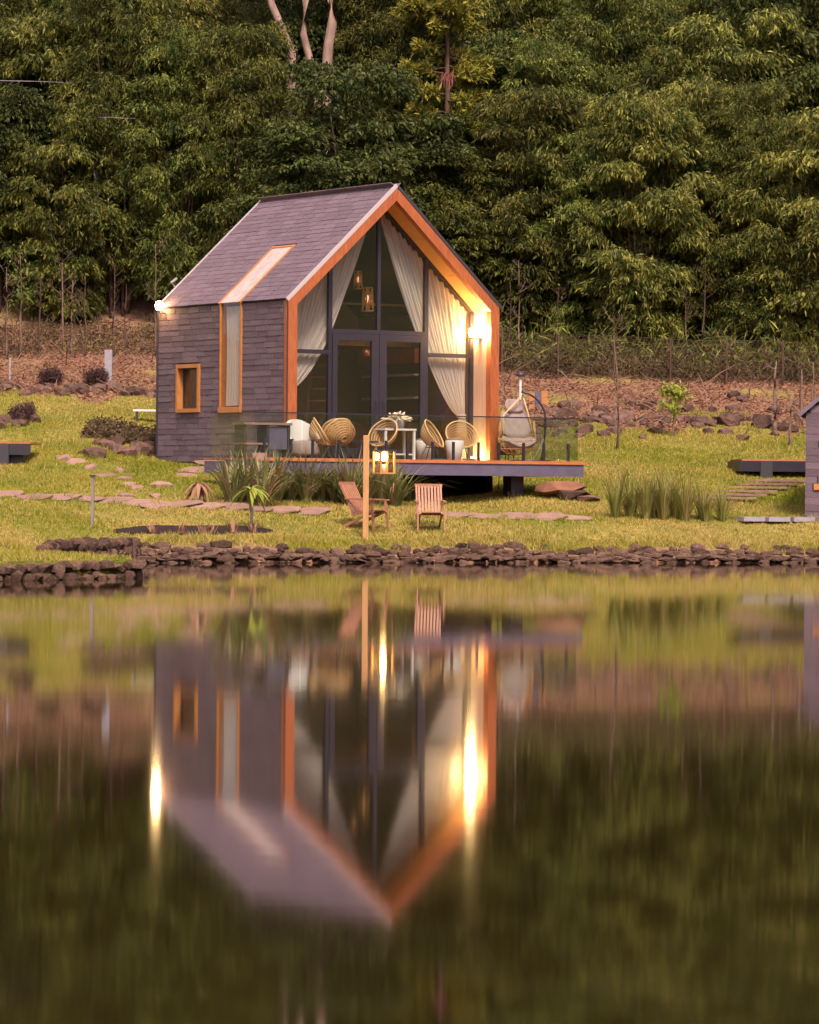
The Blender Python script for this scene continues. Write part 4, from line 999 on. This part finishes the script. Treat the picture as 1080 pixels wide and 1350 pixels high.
def bare_sapling(px, py, h, r, label, mt=None, seed=0, leaf=None, branches=11, lean=0):
    p = on_ground(px, py); rg = random.Random(seed); o = empty('bare_sapling', p, 0, label, 'sapling', 'saplings and bare stems on the bank')
    m = MB(); P_ = [(lean*t*t+rg.uniform(-.04,.04)*h*.3, rg.uniform(-.03,.03)*h*.3, -.2+(h+.2)*t) for t in (0,.2,.4,.6,.8,1)]
    m.tube(P_, [r,r*.9,r*.75,r*.6,r*.45,r*.2], 6); m.build('stem', mt or sapling_bark, o, True)
    m = MB(); tips = []
    for b in range(branches):
        t = rg.uniform(.45,.98); i = min(4, int(t*5)); q = Vector(P_[i]).lerp(Vector(P_[i+1]), t*5-i); a = rg.uniform(0,6.28); L_ = h*rg.uniform(.08,.24)
        e = q+Vector((math.cos(a)*L_*.75, math.sin(a)*L_*.5, L_*rg.uniform(.3,.8))); tips.append(e)
        m.tube([q, q.lerp(e,.5)+Vector((0,0,-.02)), e], [r*.32,r*.2,r*.06], 4)
        for s in range(4):
            f = q.lerp(e, rg.uniform(.4,.8)); m.tube([f, f+Vector((rg.uniform(-.3,.3),rg.uniform(-.2,.2),rg.uniform(.1,.4)))*L_], [r*.13,r*.04], 4)
    if branches: tag(m.build('branches', mt or sapling_bark, o, True), kind='stuff')
    if leaf is not None:
        rg2 = np.random.default_rng(seed); B = np.concatenate([np.array(t_)[None]+rg2.normal(0,.10,(46,3)) for t_ in tips]); D = rg2.normal(size=B.shape)+np.array([0,0,.3]); n = len(B)
        V, F = leaf_arrays(B, D, rg2.uniform(.10,.2,n), rg2.uniform(.04,.08,n), .2, seed); link('leaves', np_mesh('leaves', V, F), leaf, o)
    return o
bare_sapling(815, 592, 3.4, .040, 'tall leafless pale sapling on the right lawn', seed=1, lean=-.15)
bare_sapling(888, 576, 1.55, .035, 'small sapling with bright yellow-green leaves on the right bank', seed=2, leaf=yellow_leaf, branches=9)
bare_sapling(1022, 570, 1.9, .075, 'dead broken stump with leaves at its foot, near the second cabin', seed=3, branches=2)
bare_sapling(1042, 588, 1.35, .05, 'short pale dead stem left of the second cabin roof', seed=4, branches=1)
bare_sapling(1056, 560, 1.5, .06, 'pale dead stem just above the second cabin roof', seed=5, branches=0)
bare_sapling(1072, 555, 1.6, .06, 'pale dead stem at the right picture edge', seed=6, branches=0)
for k, (px, h, lab, mt_) in enumerate([(8,2.6,'bare grey stem at the left picture edge under the forest',sapling_bark),(27,3.0,'slender sapling with tufted top second from the left edge',sapling_bark),(52,2.3,'dark forked stem under the left forest edge',bark_dark),(82,3.0,'orange-barked sapling with spreading limbs under the left forest',sapling_bark),(95,2.2,'thin upright stem right of the orange sapling',sapling_bark),(112,2.4,'thin dark stem in the middle of the left stems',bark_dark),(150,2.6,'grey stem above the concrete stub',bark_dark),(165,2.0,'short crooked stem left of the corner lamp',bark_dark),(205,3.2,'bare pale sapling beside the corner lamp',sapling_bark)]):
    bare_sapling(px, 470+random.uniform(-4,4), h, random.uniform(.028,.045), lab, mt_, 20+k, bam_leaf if k in (1,) else None)
for k, (px, h) in enumerate([(672,2.4),(684,3.0),(735,2.0),(905,2.6),(928,2.8),(1000,1.9)]):
    bare_sapling(px, 480+random.uniform(-6,6), h, .032, 'thin bare stem standing in the dry undergrowth right of the cabin', sapling_bark if k % 2 else bark_dark, 60+k)
# clumps of strap leaves
def clump_mesh(seed, n, h, w, mt, lean=.5, droop=.5):
    rg = np.random.default_rng(seed); V = []; F = []; seg = 5; MI = []
    for k in range(n):
        a = rg.uniform(0,6.28); r0 = rg.uniform(0,.10); L_ = h*rg.uniform(.6,1.15); ln = rg.uniform(.05,lean); dr = rg.uniform(.1,droop)*ln*2
        dv = np.array([math.cos(a), math.sin(a), 0]); sv = np.array([-math.sin(a), math.cos(a), 0]); b = dv*r0; o0 = len(V)
        for i in range(seg+1):
            t = i/seg; p = b+dv*(ln*L_*t+dr*L_*t**3*.5)+np.array([0,0,L_*(t-dr*.55*t**3)]); ww = w*(1-t**2.2)*.5+.0015
            V += [p-sv*ww, p+sv*ww]
        dead = int(rg.random() < .13)
        for i in range(seg): q = o0+2*i; F.append((q,q+1,q+3,q+2)); MI.append(dead)
    me = np_mesh('leaves', np.array(V), np.array(F)); me.materials.append(mt); me.materials.append(dry_leaf); me.polygons.foreach_set('material_index', MI); return me
SC_ = [clump_mesh(500+k, 90, 1.15, .045, strap_leaf, .75, 1.0) for k in range(4)]
for k in range(13):
    px = 306+k*19.5; p = on_ground(px, 664+random.uniform(-4,4)+ (2 if k > 8 else 0))
    o = empty('strap_leaf_plant', p, random.uniform(0,6), 'arching strap-leaf clump, number %s from the left in the bed under the deck' % ['one','two','three','four','five','six','seven','eight','nine','ten','eleven','twelve','thirteen'][k], 'plant', 'strap-leaf clumps under the deck')
    s = random.uniform(.85,1.15); o.scale = (s, s, s); link('leaves', SC_[k % 4], None, o)
RC_ = [clump_mesh(520+k, 85, 1.15, .024, reed_leaf, .5, .9) for k in range(4)]
for k, (px, py, s) in enumerate([(812,684,1.0),(832,683,1.05),(852,685,.95),(874,686,1.08),(903,687,1.0),(925,686,.75),(930,688,.7),(952,688,.75),(862,684,.9),(890,684,.8)]):
    p = on_ground(px, py); o = empty('reed_clump', p, random.uniform(0,6), ['leftmost','second','third','fourth','fifth','sixth','seventh, shorter','rightmost, shorter','taller rear','smaller rear'][k]+' upright green reed clump in the row on the right lawn', 'plant', 'reed clumps on the right lawn')
    o.scale = (s, s, s); link('leaves', RC_[k % 4], None, o)
# young plants in the mulch bed
def young_palm(px, py, h, label, leafm, n=16, L_=.42, dead=False):
    p = on_ground(px, py); o = empty('young_plant', p, 0, label, 'plant'); MB().tube([(0,0,-.1),(.02,0,h*.5),(0,0,h)], [.035,.03,.022], 6).build('stem', grey_wood, o, True)
    rg = np.random.default_rng(int(px)); V = []; F = []
    for k in range(n):
        a = rg.uniform(0,6.28); dv = np.array([math.cos(a), math.sin(a), 0]); sv = np.array([-math.sin(a), math.cos(a), 0]); e = rg.uniform(-.2,.9) if not dead else rg.uniform(-.6,.4); o0 = len(V)
        for i in range(5):
            t = i/4; q = np.array([0,0,h])+dv*L_*t*math.cos(e)+np.array([0,0,L_*(math.sin(e)*t-.8*t*t)]); ww = .045*math.sin(math.pi*min(1,.15+.85*t))*1.0+.003; V += [q-sv*ww, q+sv*ww]
        for i in range(4): q = o0+2*i; F.append((q,q+1,q+3,q+2))
    link('leaves', np_mesh('leaves', np.array(V), np.array(F)), leafm, o); return o
young_palm(331, 700, .85, 'small yellow-green palm-like plant on a stem in the mulch bed', yellow_leaf, 20, .5)
young_palm(262, 662, .42, 'withered brown drooping plant beside the flagstone path', dry_leaf, 26, .4, True)
for k, px in enumerate((202,238,268,277,307,335)):
    p = on_ground(px, 703); o = empty('seedling', p, 0, ['first','second','third','fourth','fifth','sixth, beside the palm-like plant'][k]+' tiny dry seedling from the left in the mulch bed', 'plant', 'seedlings in the mulch bed')
    me = clump_mesh(560+k, 12, .22 if k != 4 else .32, .05, dry_leaf, .5, .6); link('leaves', me, None, o)
# mulch bed
ring = []
vs = []; fs = []
for k in range(40):
    a = 2*math.pi*k/40; q = on_ground(255+105*math.cos(a)*(1+.05*math.sin(3*a)), 699.5+6.5*math.sin(a)*(1+.1*math.sin(5*a)))
    vs.append((q.x, q.y, q.z+.012))
c = on_ground(255, 699); vs.append((c.x, c.y, c.z+.05)); fs = [(k, (k+1) % 40, 40) for k in range(40)]; vs_bed = vs[:40]
tag(MB().add(vs, fs).build('mulch_bed', mulch_m, None, True), kind='structure', label='dark mulch bed cut into the lawn near the bank')
# dark round shrubs
SHM = None
for px, py, lab in [(66,508,'dark round shrub on the left, on the terrace edge'),(126,508,'dark round shrub nearer the concrete stub on the terrace'),(30,556,'dark round shrub above the left platform')]:
    p = on_ground(px, py); o = empty('round_shrub', p, random.uniform(0,6), lab, 'shrub', 'dark round shrubs on the left bank'); o.scale = (.6,.6,.75)
    if SHM is None: SHM = crown_mesh('foliage', 77, .0, .42, .20, 12, 420, .07, .04, shrub_m, .3, .1, .2, (.12,.2))
    link('foliage', SHM, None, o); MB().tube([(0,0,-.1),(0,0,.3)], .03, 5).build('stem', bark_dark, o)
# grass blades on the lawn, litter and twigs on the bank
BED = [(v_[0], v_[1]) for v_ in vs_bed]
def in_poly(x, y, poly):
    c = np.zeros(x.shape, bool); j = len(poly)-1
    for i in range(len(poly)):
        xi, yi = poly[i]; xj, yj = poly[j]
        c ^= ((yi > y) != (yj > y)) & (x < (xj-xi)*(y-yi)/(yj-yi+1e-12)+xi); j = i
    return c
def scatter_grass(n, seed):
    rg = np.random.default_rng(seed); x = rg.uniform(-11.5,13,n); y = yshore(x)+1.2+rg.random(n)**.9*(106.5-yshore(x))
    keep = (np.abs(x)/y < .118) & (litter_f(x,y) < rg.random(n)*.8)
    # not inside the buildings
    dx, dy = x-CAB.x, y-CAB.y; u = dx*CR.x+dy*CR.y; v = dx*CB.x+dy*CB.y
    keep &= ~((u > -.05) & (u < W+.05) & (v > -.3) & (v < LN+.1))
    for bx, by, br in BARE: keep &= (x-bx)**2+((y-by))**2 > (br*.7)**2
    keep &= ~in_poly(x, y, BED)
    x, y = x[keep], y[keep]
    patch = np.sin(x*1.1+.6*np.sin(y*.8))*np.sin(y*.9+1.3)
    n = len(x); h = rg.uniform(.025,.075,n)*(1+.3*patch); a = rg.random(n)*6.28; w = rg.uniform(.008,.016,n)
    z = ground(x,y)-.008; lx, ly = rg.normal(0,.5,n)*h, rg.normal(0,.5,n)*h
    V = np.stack([np.stack([x-np.cos(a)*w,y-np.sin(a)*w,z],1),np.stack([x+np.cos(a)*w,y+np.sin(a)*w,z],1),np.stack([x+lx,y+ly,z+h],1)],1).reshape(-1,3)
    return V, np.arange(3*n).reshape(-1,3)
def scatter_tufts(n, seed):
    rg = np.random.default_rng(seed); k = n//26; cx = rg.uniform(-11,13,k); cy_ = yshore(cx)+rg.choice([rg.uniform(1.6,3.2), 0], k)*0+np.where(rg.random(k) < .45, rg.uniform(1.5,3.0,k), rg.uniform(2,26,k))
    ok = (litter_f(cx, cy_) < .6) & ~in_poly(cx, cy_, BED); dx, dy = cx-CAB.x, cy_-CAB.y; u = dx*CR.x+dy*CR.y; v = dx*CB.x+dy*CB.y
    ok &= ~((u > -.15) & (u < W+.15) & (v > -.4) & (v < LN+.2)); cx, cy_ = cx[ok], cy_[ok]
    x = np.repeat(cx,26)+rg.normal(0,.07,len(cx)*26); y = np.repeat(cy_,26)+rg.normal(0,.07,len(cx)*26); n = len(x)
    h = rg.uniform(.06,.17,n)*np.repeat(rg.uniform(.5,1.2,len(cx)),26); a = rg.random(n)*6.28; w = rg.uniform(.006,.012,n); z = ground(x,y)-.008; lx, ly = rg.normal(0,.45,n)*h, rg.normal(0,.45,n)*h
    V = np.stack([np.stack([x-np.cos(a)*w,y-np.sin(a)*w,z],1),np.stack([x+np.cos(a)*w,y+np.sin(a)*w,z],1),np.stack([x+lx,y+ly,z+h],1)],1).reshape(-1,3)
    return V
V, F = scatter_grass(420000, 1)
V2 = scatter_tufts(60000, 8); V = np.concatenate([V, V2]).reshape(-1,3,3)
bx, by = V[:,0,0], V[:,0,1]; bt = by-yshore(bx); rg_ = np.random.default_rng(9)
dryp = .30+.50*np.exp(-((bt-3.6)/1.3)**2)+.30*np.exp(-((bt-7.5)/1.5)**2)+.32*np.sin(bx*.8+1.2*np.sin(by*.35))*np.sin(by*.55+bx*.3+1)
dryp -= .35*np.exp(-((bx+5.5)/3)**2-((by-92)/5)**2)
sx_ = np.random.default_rng(12); gx, gy = sx_.uniform(-9.5,-4.4,26000), sx_.uniform(56,70,26000); ok = in_poly(gx, gy, sp_poly); gx, gy = gx[ok], gy[ok]; n = len(gx)
gh = sx_.uniform(.025,.09,n); ga = sx_.random(n)*6.28; gw = sx_.uniform(.006,.012,n); l1, l2 = sx_.normal(0,.5,n)*gh, sx_.normal(0,.5,n)*gh; z_ = np.full(n,.295)
VS = np.stack([np.stack([gx-np.cos(ga)*gw,gy-np.sin(ga)*gw,z_],1),np.stack([gx+np.cos(ga)*gw,gy+np.sin(ga)*gw,z_],1),np.stack([gx+l1,gy+l2,z_+gh],1)],1)
V = np.concatenate([V, VS]); dryp = np.concatenate([dryp, np.full(n,.35)])
isdry = rg_.random(len(V)) < np.clip(dryp, .04, .85)
for nm, msk, mm_, lb in (('grass', ~isdry, blade_m, 'short green grass covering the lawn'), ('dry_grass', isdry, straw_m, 'straw-coloured dry grass mixed through the lawn')):
    W_ = V[msk].reshape(-1,3); tag(link(nm, np_mesh(nm, W_, np.arange(len(W_)).reshape(-1,3)), mm_), lb, 'grass', kind='stuff')
def scatter_litter(n, seed):
    rg = np.random.default_rng(seed); x = rg.uniform(-13.5,14,n); y = rg.uniform(101.5,118.5,n); keep = litter_f(x,y) > rg.random(n)*.9+.05; x, y = x[keep], y[keep]; n = len(x)
    B = np.stack([x,y,ground(x,y)+rg.uniform(0,.07,n)],1); D = rg.normal(size=(n,3)); D[:,2] = np.abs(D[:,2])*.35
    return leaf_arrays(B, D, rg.uniform(.04,.16,n), rg.uniform(.015,.055,n), .1, seed)
V, F = scatter_litter(100000, 2); tag(link('leaf_litter', np_mesh('leaf_litter', V, F), litter_m), 'reddish fallen leaves covering the bank below the forest', 'leaf litter', kind='stuff')
def scatter_under(n, seed, x0, x1, y0, y1, h0, h1, mt, name, label, w=.03):
    rg = np.random.default_rng(seed); x = rg.uniform(x0,x1,n); y = rg.uniform(y0,y1,n); B = np.stack([x,y,ground(x,y)],1); h = rg.uniform(h0,h1,n)*(.6+.4*np.sin(x*1.9)**2)
    z = rg.random(n)**1.5*h*.7; B[:,2] += z; D = rg.normal(0,.7,(n,3)); D[:,2] += .55
    V, F = leaf_arrays(B, D, np.maximum(.12, h*.35), rg.uniform(.5,1.5,n)*w, .15, seed)
    tag(link(name, np_mesh(name, V, F), mt), label, 'undergrowth', kind='stuff')
scatter_under(22000, 3, -.5, 14.5, 112.4, 116.2, .4, 1.3, under_leaf, 'undergrowth', 'dry brown undergrowth along the forest foot right of the cabin', .04)
scatter_under(12000, 7, -.5, 14.5, 113.0, 116.4, .6, 1.9, bam_leaf, 'undergrowth', 'green leafy scrub mixed into the dry brush at the right forest foot', .035)
scatter_under(9000, 4, -14.5, -3, 112.0, 117.5, .3, .8, under_leaf, 'undergrowth', 'sparse dry undergrowth among the stems left of the cabin', .035)
scatter_under(4200, 6, -8.0, -6.1, 96.0, 98.6, .2, .42, under_leaf, 'undergrowth', 'leafy brown growth on the little bank beside the side wall', .05)
def dry_twigs(n, seed):
    rg = random.Random(seed); m = MB()
    for k in range(n):
        x = rg.uniform(-13,14); y = rg.uniform(104.5,116)
        p = Vector((x, y, gz(x,y)+.02)); a = rg.uniform(0,6.28); L_ = rg.uniform(.3,1.1); e = p+Vector((math.cos(a)*L_, math.sin(a)*L_, rg.uniform(.05,.6)))
        e.z = max(e.z, gz(e.x,e.y)+.03); m.tube([p, p.lerp(e,.5)+Vector((0,0,.05)), e], [.016,.012,.005], 4)
    tag(m.build('fallen_twigs', twig_m), 'dry twigs strewn over the leaf littered bank', 'twigs', kind='stuff')
dry_twigs(520, 5)
# wire fence on the right
f = empty('wire_fence', (0,112.3,0), 0, 'thin wire mesh fence in front of the right forest', 'fence')
for k in range(8):
    x = 2.6+k*1.6; y = 112.3; MB().tube([(x,0,gz(x,y)-.2),(x,0,gz(x,y)+1.3)], .03, 6).build('post', bark_dark, f)
m = MB()
for zz in (.1,.5,.9,1.25):
    m.tube([(2.6+k*.8,0,gz(2.6+k*.8,112.3)+zz) for k in range(15)], .006, 4)
for k in range(75):
    x = 2.6+k*.15
    for s in (-1,1):
        x2 = x+s*.7
        if 2.6 < x2 < 13.8: m.tube([(x,0,gz(x,112.3)+.05),(x2,0,gz(x2,112.3)+1.25)], .004, 3)
wm_o = m.build('wire_mesh', bark_dark, f); wm_o['kind'] = 'stuff'
# utility pole and wires at upper left
b = at(127, 240, 118.9); z0 = gz(b.x, b.y); o = empty('utility_pole', (b.x, b.y, z0), 0, 'grey utility pole showing among the leaves at left', 'pole')
MB().tube([(0,0,-.3),(0,0,at(127,197,118.9).z-z0)], .09, 8).build('pole', concrete, o, True)
for pts, lab in (([(-60,105),(40,107),(150,111)],'pale overhead wire crossing the forest at the left edge'),([(40,151),(150,155),(260,160)],'second overhead wire lower in the left forest')):
    P_ = [at(px, py, d_) for (px, py), d_ in zip(pts, (116.4,116.6,121) if lab[0] == 'p' else (121,116.4,121))]; o = empty('overhead_wire', P_[0], 0, lab, 'wire')
    MB().tube([q-P_[0] for q in P_], .010, 6).build('cable', concrete, o)
